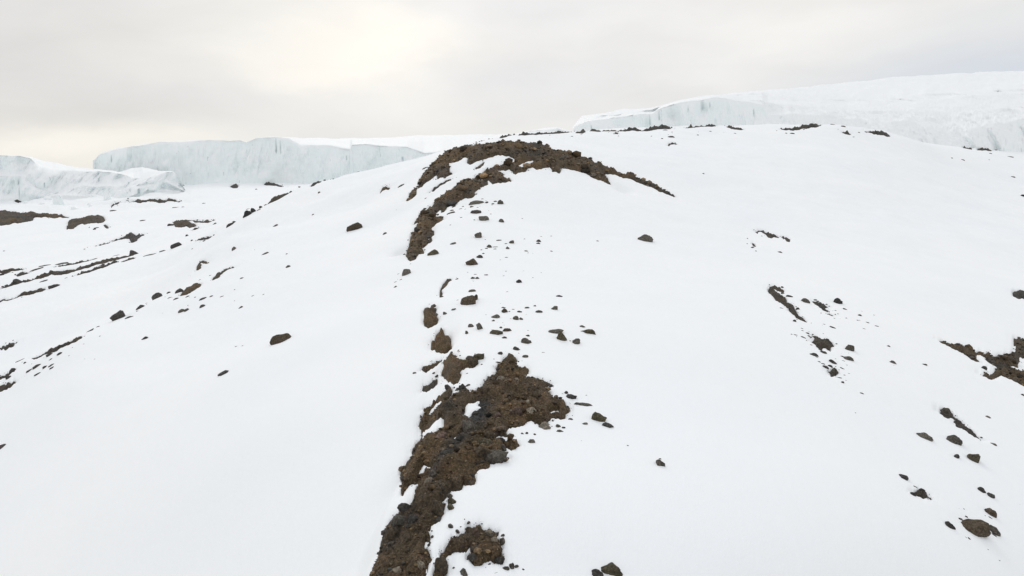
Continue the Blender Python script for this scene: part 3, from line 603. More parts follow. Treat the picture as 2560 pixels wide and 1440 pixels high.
BIG = [  # tile, x, y, w, h (all in tile pixels), rot, tone, farthest Y, label
 ('D', 960, 355, 175, 95, 22, 'b', 120, 'large brown boulder in the snow, cracked away from a smaller block on its right'),
 ('D', 1046, 315, 66, 75, 0, 'b', 120, 'smaller block touching the right end of the large cracked brown boulder'),
 ('D', 1010, 235, 90, 36, 18, 'g', 120, 'flat grey stone just above the large cracked brown boulder'),
 ('D', 1095, 985, 120, 72, 20, 'o', 80, 'rounded olive boulder on the right shoulder of the broken outcrop'),
 ('D', 980, 994, 80, 34, 0, 'g', 80, 'flat grey stone left of the rounded olive boulder'),
 ('D', 1010, 1050, 110, 80, 10, 'b', 80, 'brown block tucked under the rounded olive boulder'),
 ('D', 1040, 318 + 310, 10, 8, 0, 'g', 90, None),
 ('D', 1000, 635, 56, 50, 40, 'g', 90, 'upright grey stone, left one of a pair between two bare rocks and the scatter'),
 ('D', 1097, 648, 62, 88, 25, 'g', 90, 'tall pointed grey stone, right one of a pair right of the teardrop rock'),
 ('D', 950, 714, 32, 50, 15, 'g', 90, 'small upright stone below the pair right of the teardrop rock'),
 ('D', 1290, 712, 145, 62, 8, 'o', 90, 'long low olive-brown rock with a rounded lump on its right end'),
 ('D', 1400, 680, 95, 55, -5, 'b', 90, 'rounded brown lump on the right end of the long low olive rock'),
 ('D', 1265, 528, 105, 44, 14, 'g', 100, 'flat grey rock at the lower left end of the stone scatter on the crest'),
 ('D', 1375, 466, 70, 50, 10, 'b', 100, 'dark brown rock in the upper part of the stone scatter on the crest'),
 ('D', 1362, 425, 58, 26, 5, 'g', 100, 'flat stone resting above the dark brown rock in the crest scatter'),
 ('D', 1506, 548, 62, 50, 0, 'g', 100, 'conical grey stone, larger of two side by side in the crest scatter'),
 ('D', 1572, 556, 46, 36, 0, 'g', 100, 'smaller of two stones side by side in the crest scatter'),
 ('D', 1555, 474, 62, 28, 0, 'g', 100, None), ('D', 1630, 426, 68, 32, -8, 'g', 100, None), ('D', 1722, 408, 36, 24, 0, 'g', 100, None),
 ('D', 1765, 471, 82, 34, -5, 'g', 100, 'flat dark stone right of the crest scatter'),
 ('D', 1940, 430, 62, 62, -38, 'g', 100, 'oval grey stone tilted down to the right, alone right of the crest scatter'),
 ('D', 2004, 295, 82, 22, 0, 'd', 110, 'flat dark lens-shaped stone alone on the white snow'),
 ('D', 1538, 128, 68, 42, 0, 'd', 120, 'oval dark stone alone on the snow right of the hook-shaped rim'),
 ('D', 1955, 700, 170, 40, 3, 'g', 90, 'low curved grey rock behind the upright olive boulder'),
 ('D', 2030, 762, 100, 105, 25, 'o', 90, 'upright olive-brown boulder in front of the low curved rock'),
 ('D', 2198, 818, 88, 68, 10, 'g', 90, 'grey boulder right of the upright olive boulder'),
 ('D', 2355, 696, 145, 72, -14, 'o', 90, 'smooth olive boulder sloping down to the right, farthest right of the crest rocks'),
 ('D', 2262, 638, 72, 36, 0, 'g', 90, 'dark stone touching the top of the smooth olive boulder'),
 ('D', 1620, 812, 120, 66, -12, 'g', 90, 'bent grey rock with a snow notch in its underside'),
 ('D', 1515, 897, 74, 52, 10, 'd', 80, 'dark rounded stone with a pale top below the bent grey rock'),
 ('D', 1640, 748, 48, 26, 0, 'g', 90, None),
 ('D', 1618, 984, 76, 34, -5, 'g', 80, 'rectangular grey stone above the top of the bare brown ground'),
 ('D', 1330, 948, 60, 34, 5, 'g', 80, 'pointed grey stone left of the low olive-brown rock'),
 ('D', 1370, 772, 66, 26, 12, 'g', 90, 'slender grey stone below the long low olive rock'),
 ('D', 735, 1332, 54, 64, 35, 'd', 70, 'oval dark stone below the broken outcrop'),
 ('D', 1905, 1300, 78, 50, 0, 'd', 70, 'dark stone stuck to the upper right edge of the bare brown ground'),
 ('D', 910, 1340, 85, 85, 20, 'd', 70, 'round black stone on the snow above the bare brown ground'),
 # C
 ('C', 1560, 265, 80, 60, 10, 'g', 150, 'pointed grey boulder at the end of a short row below the summit wall'),
 ('C', 1235, 265, 175, 46, 4, 'g', 150, 'long ragged grey rock at the left end of a short row below the summit wall'),
 ('C', 1225, 388, 125, 60, 22, 'd', 140, 'dark tilted rock below the short row of grey rocks'),
 ('C', 1330, 475, 130, 85, 34, 'g', 130, 'large grey-brown boulder leaning up to the right, below the short row'),
 ('C', 1568, 510, 58, 52, 20, 'g', 130, 'small grey rock with a pebble on top, right of the large leaning boulder'),
 ('C', 1265, 708, 98, 76, 5, 'g', 110, 'lone brown-grey boulder on smooth snow right of the dark end of the rock wall'),
 ('C', 665, 935, 145, 85, 18, 'o', 105, 'smooth brown hump of rock right of the lower end of the rock wall'),
 ('C', 1405, 848, 68, 56, 0, 'g', 105, 'round grey boulder with small stones at its foot'),
 ('C', 1703, 795, 62, 52, 0, 'g', 110, 'round grey stone right of the round boulder with small stones'),
 ('C', 2058, 780, 66, 36, 0, 'd', 110, 'square dark block standing alone on the right of the crest'),
 ('C', 2052, 812, 58, 24, 0, 'd', 110, 'flat dark stone under the square dark block'),
 ('C', 1650, 875, 44, 40, 0, 'g', 105, 'small pointed stone below the round grey stone'),
 ('C', 1892, 912, 66, 22, 0, 'g', 105, 'flat lens-shaped stone below the square dark block'),
 ('C', 1190, 1062, 120, 110, 38, 'b', 100, 'pointed brown boulder with crumbling top on the upper crest'),
 ('C', 1270, 990, 85, 46, 10, 'd', 100, 'small dark rubble at the top of the pointed brown boulder'),
 ('C', 298, 1200, 105, 80, 8, 'g', 110, 'light grey boulder on the left edge of the crest with a pebble trail below'),
 ('C', 1184, 1272, 64, 44, 15, 'g', 95, 'left one of two grey stones side by side'),
 ('C', 1243, 1273, 56, 44, 5, 'g', 95, 'right one of two grey stones side by side'),
 ('C', 918, 814, 92, 26, 22, 'g', 110, 'narrow grey stone right of the lower rock wall'),
 # in the bare ground, E / F
 ('E', 1335, 268, 80, 55, 0, 't', 60, 'pale square stone on the upper part of the bare brown ground'),
 ('E', 1512, 242, 46, 40, 0, 't', 60, 'small pale stone right of the pale square stone'),
 ('E', 1450, 455, 100, 70, 0, 'b', 60, 'brown boulder in the middle of the upper bare ground'),
 ('E', 1740, 456, 90, 56, 0, 'b', 60, 'brown boulder near the right side of the upper bare ground'),
 ('E', 1150, 385, 100, 66, 0, 'b', 60, 'brown boulder at the rim of the dark hollow'),
 ('E', 1510, 640, 125, 110, 0, 'r', 60, 'large reddish boulder in the rubble of the bare ground'),
 ('E', 1692, 645, 105, 80, 0, 't', 60, 'pale brown boulder with snow on both sides'),
 ('E', 1295, 682, 80, 60, 0, 'r', 60, 'rounded reddish boulder right of the dark gully'),
 ('E', 1832, 765, 120, 95, -35, 't', 60, 'pale grey boulder at the right snow edge of the bare ground'),
 ('E', 980, 800, 130, 150, 20, 'g', 50, 'tall grey boulder in the dark gully above a strip of snow'),
 ('E', 655, 915, 125, 90, 10, 'r', 50, 'reddish boulder on the left flank of the bare ground'),
 ('E', 1165, 1000, 180, 95, -5, 'o', 50, 'wide olive boulder in the lower right rubble'),
 ('E', 1210, 925, 110, 76, 0, 'b', 50, 'brown boulder behind the wide olive boulder'),
 ('E', 1332, 945, 120, 62, -5, 'd', 50, 'dark flat boulder at the snow notch'),
 ('E', 1095, 1100, 150, 130, 0, 'b', 45, 'big brown block under the wide olive boulder'),
 ('E', 1290, 1145, 240, 95, 8, 'g', 45, 'grey triangular slab pointing right at the snow edge'),
 ('E', 1190, 1130, 80, 110, 20, 'b', 45, 'upright brown slab left of the grey triangular slab'),
 ('E', 705, 1120, 120, 90, 15, 'd', 45, 'dark tilted block in the gully with a pale top edge'),
 ('E', 865, 965, 100, 70, 0, 'd', 50, 'black boulder under the narrow strip of snow'),
 ('E', 1640, 543, 56, 42, 0, 't', 60, 'small pale stone above the pale brown boulder'),
 ('E', 1425, 505, 66, 44, 0, 'b', 60, 'small brown stone below the middle brown boulder'),
 ('E', 1395, 410, 48, 40, 0, 'b', 60, None), ('E', 1040, 620, 80, 50, 0, 'd', 60, 'black stone right under the largest snow pocket'),
 ('E', 1350, 1040, 90, 66, 0, 'g', 50, 'grey boulder left of the dark wedge at the snow edge'),
 ('E', 770, 760, 110, 66, 0, 'b', 50, 'low brown boulder left of the tall grey boulder'),
 ('E', 560, 1330, 80, 80, 0, 'g', 42, None), ('E', 525, 1412, 66, 54, 0, 't', 42, 'pale boulder in the middle of the lower bare ground'),
 ('F', 515, 745, 140, 90, 5, 'd', 36, 'black boulder topping the heap at the left edge of the lower bare ground'),
 ('F', 455, 850, 195, 115, -8, 'g', 36, 'large grey boulder in the heap at the left edge of the lower bare ground'),
 ('F', 395, 990, 160, 110, 0, 'b', 34, 'large tan boulder below the grey boulder in the heap'),
 ('F', 600, 830, 110, 90, 0, 'd', 36, 'black boulder on the right side of the heap'),
 ('F', 540, 1065, 80, 60, 20, 'b', 34, None),
 ('F', 895, 690, 120, 160, 25, 'b', 36, 'tall brown boulder leaning at the right edge of the lower bare ground'),
 ('F', 1055, 610, 84, 84, 40, 'o', 36, 'two-toned olive boulder standing in snow, upper of a touching pair'),
 ('F', 1045, 675, 66, 76, 30, 'o', 36, 'olive boulder standing in snow, lower of a touching pair'),
 ('F', 1038, 545, 60, 56, 30, 'g', 36, 'grey stone in the snow above the touching olive pair'),
 ('F', 1048, 893, 54, 66, 40, 'g', 32, 'diamond-shaped grey stone in the snow between two bare grounds'),
 ('F', 1115, 950, 40, 34, 20, 'g', 32, None),
 ('F', 710, 1330, 84, 100, 20, 't', 28, 'tan tilted block low on the bare ground'),
 ('F', 430, 1385, 120, 66, 0, 't', 28, 'flat tan boulder at the bottom edge of the photo'),
 ('F', 930, 1360, 150, 150, 15, 'b', 28, 'big dark brown boulder at the bottom edge between two bare grounds'),
 ('F', 1480, 965, 96, 76, -5, 't', 32, 'pale boulder at the top right of the small bare ground'),
 ('F', 1330, 955, 90, 110, 10, 'r', 32, 'reddish boulder at the top of the small bare ground'),
 ('F', 1530, 1082, 84, 52, -22, 't', 32, 'flat tan stone at the right edge of the small bare ground'),
 ('F', 1622, 1058, 66, 66, 0, 'g', 32, 'round grey stone in snow just right of the small bare ground'),
 ('F', 1630, 998, 44, 32, 0, 'g', 32, 'small stone above the round grey stone'),
 ('F', 1590, 1280, 110, 76, -10, 'd', 30, 'dark boulder at the lower right corner of the small bare ground'),
 ('F', 1285, 1260, 84, 76, 30, 'd', 30, 'dark round stone at the lower left of the small bare ground'),
 ('F', 1730, 1350, 66, 66, 0, 'g', 30, 'largest stone in the little heap below the small bare ground'),
 ('F', 1660, 1375, 90, 44, 0, 'g', 30, 'flat stone at the left of the little heap'),
 ('F', 1785, 1362, 66, 30, 28, 'g', 30, 'tilted stone at the right of the little heap'),
 ('F', 1870, 1400, 48, 26, -10, 'g', 30, 'lone stone right of the little heap'),
 ('F', 1190, 1425, 96, 80, 10, 'g', 30, 'grey boulder half cut by the bottom edge of the photo'),
 ('F', 1262, 380, 92, 86, 10, 'b', 40, 'brown boulder sticking out of the right edge of the bare ground'),
 ('F', 1280, 297, 66, 50, 10, 'd', 40, None),
 ('F', 790, 388, 90, 60, 0, 't', 40, 'pale boulder below the crescent of snow'),
 ('F', 905, 792, 56, 60, 35, 'g', 34, None),
 # right of the bare ground
 ('G', 172, 268, 100, 68, -8, 'o', 60, 'rounded brown boulder on open snow, upper left of a pair'),
 ('G', 240, 326, 84, 38, -6, 'd', 60, 'flatter dark boulder, lower right of a pair on open snow'),
 ('G', 66, 313, 42, 22, -8, 'g', 60, 'small flat stone left of the pair on open snow'),
 ('G', 632, 613, 74, 44, -28, 'g', 50, 'tilted grey stone far out on the smooth snow with a pebble above it'),
 ('G', 628, 580, 28, 14, -20, 'g', 50, 'pebble just above the tilted grey stone'),
 ('G', 262, 1396, 182, 80, -6, 'o', 30, 'smooth brown boulder cut by the bottom edge right of centre'),
 ('G', 150, 1440, 100, 50, 0, 'd', 30, 'dark rubble at the left foot of the smooth brown boulder'),
 ('E', 2145, 442, 108, 52, 0, 'd', 60, 'dark oval boulder on snow right of the bare ground'),
 ('E', 2080, 396, 50, 42, -30, 'd', 60, 'small dark stone above the dark oval boulder'),
 ('E', 2215, 518, 90, 40, -12, 'g', 60, 'grey rock at the head of a long tapering stone'),
 ('E', 2310, 535, 180, 26, -8, 'g', 60, 'long tapering stone pointing right'),
 ('E', 1682, 952, 84, 50, -28, 'g', 50, 'oval grey stone below the right lobe of the bare ground'),
 ('E', 1720, 876, 46, 30, 0, 'g', 50, None), ('E', 1632, 862, 36, 34, 0, 'd', 50, None), ('E', 1580, 868, 36, 30, 0, 'd', 50, None),
 ('E', 1425, 870, 46, 36, 0, 'g', 50, None), ('E', 1990, 780, 66, 38, -25, 'g', 55, None), ('E', 2050, 800, 40, 30, 0, 'g', 55, None),
 ('E', 2020, 840, 110, 26, -18, 'g', 55, None), ('E', 2140, 700, 66, 24, -18, 'g', 55, None),
 # right slope
 ('R', 1028, 1152, 105, 62, -30, 'g', 120, 'humped dark boulder right of the long ragged band'),
 ('R', 1455, 1156, 108, 82, -15, 'k', 120, 'large black boulder alone at the upper right of the slope rocks'),
 ('R', 690, 498, 62, 30, -15, 'g', 160, 'lone pebble under the arched rock band'),
 ('R', 885, 1420, 40, 38, 0, 'd', 120, 'round dark pebble left of the foot of the long ragged band'),
 ('R', 825, 1090, 92, 24, -18, 'd', 120, 'narrow stone right of the middle of the long ragged band'),
 ('R', 727, 1043, 42, 20, 0, 'g', 120, None), ('R', 925, 1252, 46, 26, -5, 'd', 120, None), ('R', 1560, 1264, 68, 20, -18, 'd', 120, 'thin stone below the large black boulder'),
 ('R', 1752, 1343, 56, 24, -20, 'd', 120, None), ('R', 1160, 1133, 40, 14, -10, 'd', 120, None),
 ('T', 1622, 438, 205, 125, 0, 'g', 100, 'large rounded grey-brown boulder right of the star-shaped rubble'),
 ('T', 1590, 640, 200, 80, -8, 'g', 100, 'broad flat grey boulder below the large rounded one'),
 ('T', 1480, 600, 110, 40, -8, 'd', 100, 'dark flake at the left end of the broad flat boulder'),
 ('T', 1100, 515, 135, 56, -22, 'd', 100, 'leaf-shaped dark stone under the star-shaped rubble'),
 ('T', 905, 565, 165, 60, -3, 'd', 100, 'lens-shaped dark stone, leftmost under the star-shaped rubble'),
 ('T', 1300, 720, 170, 60, -38, 'd', 90, 'long slanting dark stone left of the broad flat boulder'),
 ('T', 1150, 810, 130, 40, -30, 'd', 90, 'slanting sliver just above the angular block'),
 ('T', 1240, 790, 100, 34, -28, 'd', 90, 'ragged stone between the slanting sliver and the long slanting stone'),
 ('T', 1090, 748, 80, 36, -10, 'd', 90, None), ('T', 1025, 710, 80, 36, -25, 'd', 90, None),
 ('T', 1520, 700, 110, 22, -22, 'd', 90, 'thin dark edge curving under the broad flat boulder'),
 ('T', 1490, 1122, 66, 50, 0, 'd', 90, 'round dark pebble below the angular block'),
 ('T', 1865, 1340, 82, 34, -18, 'd', 80, 'twin-tipped pebble alone on the snow, lowest of the slope rocks'),
 ('T', 2400, 390, 66, 50, -40, 'g', 100, 'small slanting stone on open snow right of the rounded boulder'),
 ('T', 2500, 725, 150, 56, -32, 'g', 90, 'narrow slanting stone on open snow toward the right'),
 ('T', 1295, 22, 125, 34, -20, 'd', 110, 'dark stone between the long ragged band and the star-shaped rubble'),
 ('T', 555, 175, 80, 30, -20, 'd', 110, None), ('T', 470, 158, 62, 28, -30, 'd', 110, None), ('T', 708, 218, 110, 30, -32, 'd', 110, None),
 ('T', 785, 128, 76, 24, -10, 'd', 110, None), ('T', 1345, 800, 30, 14, 0, 'd', 90, None), ('T', 1605, 942, 46, 22, 0, 'd', 90, None), ('T', 1520, 972, 42, 18, -15, 'd', 90, None),
 ('T', 1560, 1088, 56, 18, -20, 'g', 90, None), ('T', 1480, 1190, 50, 16, -20, 'd', 90, None), ('T', 1565, 775, 46, 24, 0, 'd', 90, None), ('T', 1925, 52, 76, 18, -20, 'd', 110, None),
 ('S', 1980, 560, 80, 26, -15, 'd', 120, None), ('S', 2180, 635, 110, 22, -15, 'd', 120, None), ('S', 1775, 515, 60, 20, 0, 'd', 120, None), ('S', 1560, 475, 60, 18, -18, 'd', 120, None),
 ('S', 1600, 568, 60, 16, -12, 'd', 120, None), ('S', 1110, 598, 80, 18, -12, 'd', 120, None), ('S', 1840, 525, 60, 14, -30, 'd', 120, None),
 ('X', 337, 1033, 62, 24, -6, 'd', 110, 'dark lens-shaped pebble halfway to the right-hand bare ground'),
 ('X', 1050, 1072, 56, 44, -30, 'd', 110, 'round dark stone in the snow mouth of the right-hand bare ground'),
 ('X', 1515, 1395, 50, 34, -15, 'd', 90, 'dark pebble at the right edge below the bare ground'),
 ('Y', 715, 750, 225, 92, -24, 'g', 70, 'elongated grey stone left of the long black rib'),
 ('Y', 1190, 805, 200, 120, -26, 'g', 70, 'grey wedge-shaped boulder below the long black rib'),
 ('Y', 1775, 442, 105, 34, -26, 'g', 70, 'small thin stone right of the long black rib'),
 ('Y', 1845, 880, 100, 30, -4, 'g', 70, 'small flat stone below the lower end of the long black rib'),
 ('Y', 1530, 1110, 190, 130, -5, 'o', 60, 'mossy yellow-brown boulder near the right edge'),
 ('Y', 1242, 1085, 76, 76, -20, 'd', 60, 'small dark twisted stone left of the mossy boulder'),
 ('Z', 320, 150, 138, 56, -22, 'd', 50, 'dark tapering stone up-slope of the frayed flat rock'),
 ('Z', 560, 318, 76, 38, -22, 'd', 50, 'small oval stone just above the frayed flat rock'),
 ('Z', 462, 272, 60, 20, -22, 'd', 50, None),
 ('Z', 440, 378, 86, 36, -32, 'd', 50, 'small slanting stone at the left end of the frayed flat rock'),
 ('Z', 1355, 322, 110, 60, -26, 'd', 50, 'left half of a dumbbell-shaped pair of dark stones'),
 ('Z', 1460, 382, 104, 60, -20, 'd', 50, 'right half of a dumbbell-shaped pair of dark stones'),
 ('Z', 1455, 612, 150, 90, -14, 'b', 42, 'oval brown boulder just above the humped brown boulder'),
 ('Z', 915, 785, 130, 66, -40, 'd', 42, 'dark forked stone left of the humped brown boulder'),
 ('Z', 1225, 800, 370, 150, 8, 'b', 60, 'low brown humped boulder half sunk in snow near the lower right corner'),
 ('Z', 1500, 845, 150, 105, 0, 'g', 42, 'grey boulder leaning on the right end of the humped brown boulder'),
 ('Z', 1140, 675, 46, 26, -30, 'd', 42, None), ('Z', 1465, 692, 70, 20, -20, 'd', 42, None), ('Z', 1510, 920, 76, 22, -22, 'd', 42, None),
 ('Z', 1040, 700, 100, 14, 3, 'd', 42, None), ('Z', 1415, 1105, 62, 14, -22, 'd', 40, None), ('Z', 1575, 1258, 60, 14, -14, 'g', 40, None),
 # left side
 ('N', 475, 1440, 200, 110, 10, 'b', 150, 'large brown boulder alone high on the left flank of the ridge'),
 ('W', 2825, 602, 205, 78, 14, 'b', 90, 'brown boulder like a flattened dome alone on the near left slope'),
 ('W', 2250, 940, 130, 32, 16, 'd', 75, 'flat dark stone low on the near left slope'),
 ('W', 1440, 562, 66, 26, 25, 'd', 90, 'small dark stone above the flat one on the near left slope'),
 ('W', 1200, 372, 135, 78, 20, 'd', 117, 'big block of dark rock tilted on the brow of the left slope'),
 ('W', 1300, 385, 84, 18, 14, 'd', 117, 'thin stone at the right foot of the big tilted block'),
 ('W', 1408, 285, 86, 40, 35, 'd', 120, 'pointed dark stone between the big tilted block and the round boulder'),
 ('W', 1578, 174, 92, 66, 5, 'd', 120, 'round dark boulder on the brow of the left slope'),
 ('W', 1693, 140, 38, 20, 15, 'd', 125, None), ('W', 1800, 118, 76, 46, 20, 'd', 125, 'dark jagged stone beside the long sloping brown slab'),
 ('W', 1760, 202, 56, 16, 22, 'd', 117, None), ('W', 1820, 322, 60, 34, 22, 'g', 110, 'left one of two small grey stones below the brown slab'),
 ('W', 1870, 312, 46, 34, 15, 'g', 110, 'right one of two small grey stones below the brown slab'),
 ('W', 2025, 275, 66, 26, 20, 'd', 110, 'small stone right of the two small grey stones'), ('W', 2035, 198, 76, 20, 16, 'd', 112, None), ('W', 2115, 176, 40, 14, 14, 'g', 112, None),
 ('W', 2405, 290, 50, 20, 28, 'g', 105, None), ('W', 1378, 324, 26, 10, 0, 'd', 115, None),
 ('W', 135, 902, 66, 50, 20, 'd', 100, 'dark stone perched above the wedge at the left edge'),
 ('W', 95, 980, 54, 34, 15, 'd', 98, 'dark stone between the wedge and the broad ragged rock'),
 ('W', 370, 876, 90, 26, 20, 'd', 100, None), ('W', 498, 760, 58, 28, 25, 'd', 104, None), ('W', 596, 752, 56, 24, 28, 'd', 104, None), ('W', 458, 880, 70, 20, 10, 'd', 100, None),
 ('W', 528, 888, 50, 18, 10, 'd', 98, None), ('W', 380, 952, 66, 18, 24, 'd', 94, None), ('W', 255, 840, 30, 18, 20, 'd', 104, None), ('W', 305, 912, 80, 14, 18, 'd', 98, None),
 ('W', 212, 815, 90, 12, 16, 'd', 106, None), ('W', 512, 806, 36, 14, 24, 'g', 100, None), ('W', 516, 866, 70, 14, 22, 'd', 98, None),
 ('W', 540, 72, 110, 32, 5, 'd', 300, 'dark lens-shaped rock in the lower left valley'),
 ('W', 20, 1680, 90, 40, 25, 'd', 70, 'dark stone at the left photo edge, alone below the ragged rocks'),
 ('U', 230, 1208, 100, 64, -8, 'd', 400, 'round dark boulder at the left end of the longest strip'),
 ('U', 1780, 830, 108, 76, 0, 'd', 300, 'round dark boulder perched on the right end of the longest strip'),
 ('U', 2355, 705, 135, 80, 5, 'd', 235, 'dark dome-shaped boulder on the shoulder right of the longest strip'),
 ('U', 2172, 762, 80, 22, 5, 'd', 235, 'flat stone between the perched boulder and the dome-shaped one'),
 ('U', 2010, 812, 180, 18, 14, 'd', 235, 'thin rock streak right of the perched boulder'),
 ('U', 590, 1200, 110, 18, 14, 'd', 300, None), ('U', 1905, 392, 70, 14, 2, 'd', 600, None), ('U', 2355, 218, 90, 12, 0, 'd', 700, None), ('U', 2448, 212, 50, 12, -10, 'd', 700, None),
 ('U', 1515, 260, 80, 14, 0, 'd', 700, None), ('U', 1262, 510, 40, 24, 0, 'd', 600, None), ('U', 885, 1161, 36, 12, 5, 'd', 300, None), ('U', 2280, 450, 70, 34, 10, 'd', 600, 'oval rock at the left end of the jagged valley cluster'),
 ('V', 1180, 305, 95, 76, 15, 'k', 205, 'black humped boulder on the shoulder skyline'),
 ('V', 1258, 262, 56, 66, 30, 'k', 205, 'black upright stone leaning on the humped skyline boulder'),
 ('V', 1130, 345, 40, 34, 0, 'k', 205, 'small black stone at the left foot of the humped skyline boulder'),
 ('V', 1350, 218, 42, 36, 30, 'k', 207, 'small dark stone on the skyline right of the black boulders'),
 ('V', 1316, 256, 60, 16, 35, 'd', 207, None), ('V', 1405, 190, 40, 14, 30, 'd', 210, None),
 ('V', 945, 452, 110, 40, 32, 'd', 200, 'elongated dark rock on the shoulder skyline below the black boulders'),
 ('V', 995, 417, 46, 34, 15, 'd', 202, 'knob at the upper end of the elongated skyline rock'),
 ('V', 1748, 10, 34, 30, 0, 'k', 215, 'tiny black block at the top of the shoulder skyline'),
 ('V', 988, 772, 62, 46, 0, 'g', 180, 'small pale grey pyramid-shaped stone on the left flank'),
 ('V', 1390, 845, 130, 22, 26, 'g', 170, 'slim slanting stone on the left flank'),
 ('V', 1535, 468, 100, 20, 30, 'g', 190, 'slim slanting stone higher on the left flank'),
 ('V', 1712, 1012, 62, 32, 14, 'g', 150, 'oval grey stone alone on the left flank'),
 ('V', 1098, 1166, 56, 20, 12, 'g', 140, None), ('V', 678, 1128, 36, 12, 14, 'g', 140, None), ('V', 532, 1190, 40, 12, 24, 'g', 140, None), ('V', 595, 664, 40, 14, 0, 'd', 215, None),
 ('V', 442, 769, 34, 10, 10, 'g', 215, None), ('V', 1275, 783, 34, 8, 0, 'g', 175, None), ('V', 2045, 316, 36, 16, 20, 'g', 200, None), ('V', 2125, 20, 30, 30, 0, 'g', 215, None), ('V', 1685, 846, 36, 14, 35, 'g', 165, None),
 ('V', 1380, 1386, 30, 14, 20, 'g', 125, None), ('V', 1240, 1405, 40, 10, 22, 'g', 125, None), ('V', 735, 436, 52, 20, 22, 'd', 600, None), ('V', 365, 594, 34, 28, 30, 'd', 600, None), ('V', 430, 660, 30, 20, 0, 'd', 235, None),
 ('N', 1085, 892, 92, 20, 28, 'd', 230, 'thin dark stone left of the summit rock wall'), ('N', 1405, 652, 84, 16, 18, 'd', 230, None),
 ('N', 505, 706, 56, 10, 12, 'd', 225, None), ('K', 962, 588, 12, 5, 40, 'g', 140, None),
 ('K', 1612, 600, 32, 17, -14, 'g', 130, 'oval grey boulder alone on the smooth snow right of the crest'),
 ('K', 1493, 606, 7, 3, 0, 'g', 130, None), ('K', 1757, 437, 6, 3, 0, 'g', 200, None),
 ('K', 1500, 1128, 8, 3, -10, 'g', 50, None), ('K', 1569, 1120, 9, 5, 0, 'g', 50, None), ('K', 1453, 1108, 7, 3, -20, 'g', 50, None), ('K', 1480, 1396, 5, 4, 0, 'g', 30, None),
 ('K', 2310, 915, 10, 4, 0, 'd', 110, None), ('K', 2137, 1037, 6, 3, 0, 'd', 80, None), ('K', 2558, 492, 14, 8, 0, 'k', 300, 'dark stone cut by the right photo edge on the upper slope'),
]
REGION = {'D': ('stones scattered along the snowy crest', 'small grey stone among the stones scattered on the snowy crest above the bare brown ground'),
          'C': ('stones on the upper crest', 'small grey stone on the snow of the upper crest below the summit rock wall'),
          'E': ('stones around the bare brown ground', 'small stone lying at the edge of the long bare brown ground'),
          'F': ('stones by the lower bare ground', 'small stone lying by the lower part of the bare brown ground'),
          'G': ('stones on the open snow right of the ridge', 'tiny stone on the open snow right of the ridge'),
          'K': ('lone pebbles on open snow', 'tiny lone pebble on wide open snow'),
          'R': ('dark stones on the right slope', 'small dark stone beside the rock bands of the right slope'),
          'T': ('dark stones around the star-shaped rubble', 'small dark stone around the star-shaped rubble on the right slope'),
          'S': ('trail of dark stones on the right slope', 'small dark stone in the trail running down right from the slanting strip'),
          'Z': ('dark chips in the lower right', 'thin dark rock chip in the snow near the lower right corner'),
          'W': ('dark stones along the brow of the left slope', 'small dark stone near the brow of the near left slope'),
          'U': ('dark rocks in the left valley', 'small dark rock in the snow of the left valley'),
          'V': ('stones on the left flank', 'small thin stone on the left flank of the ridge'),
          'N': ('stones left of the summit wall', 'small thin stone on the snow left of the summit rock wall')}
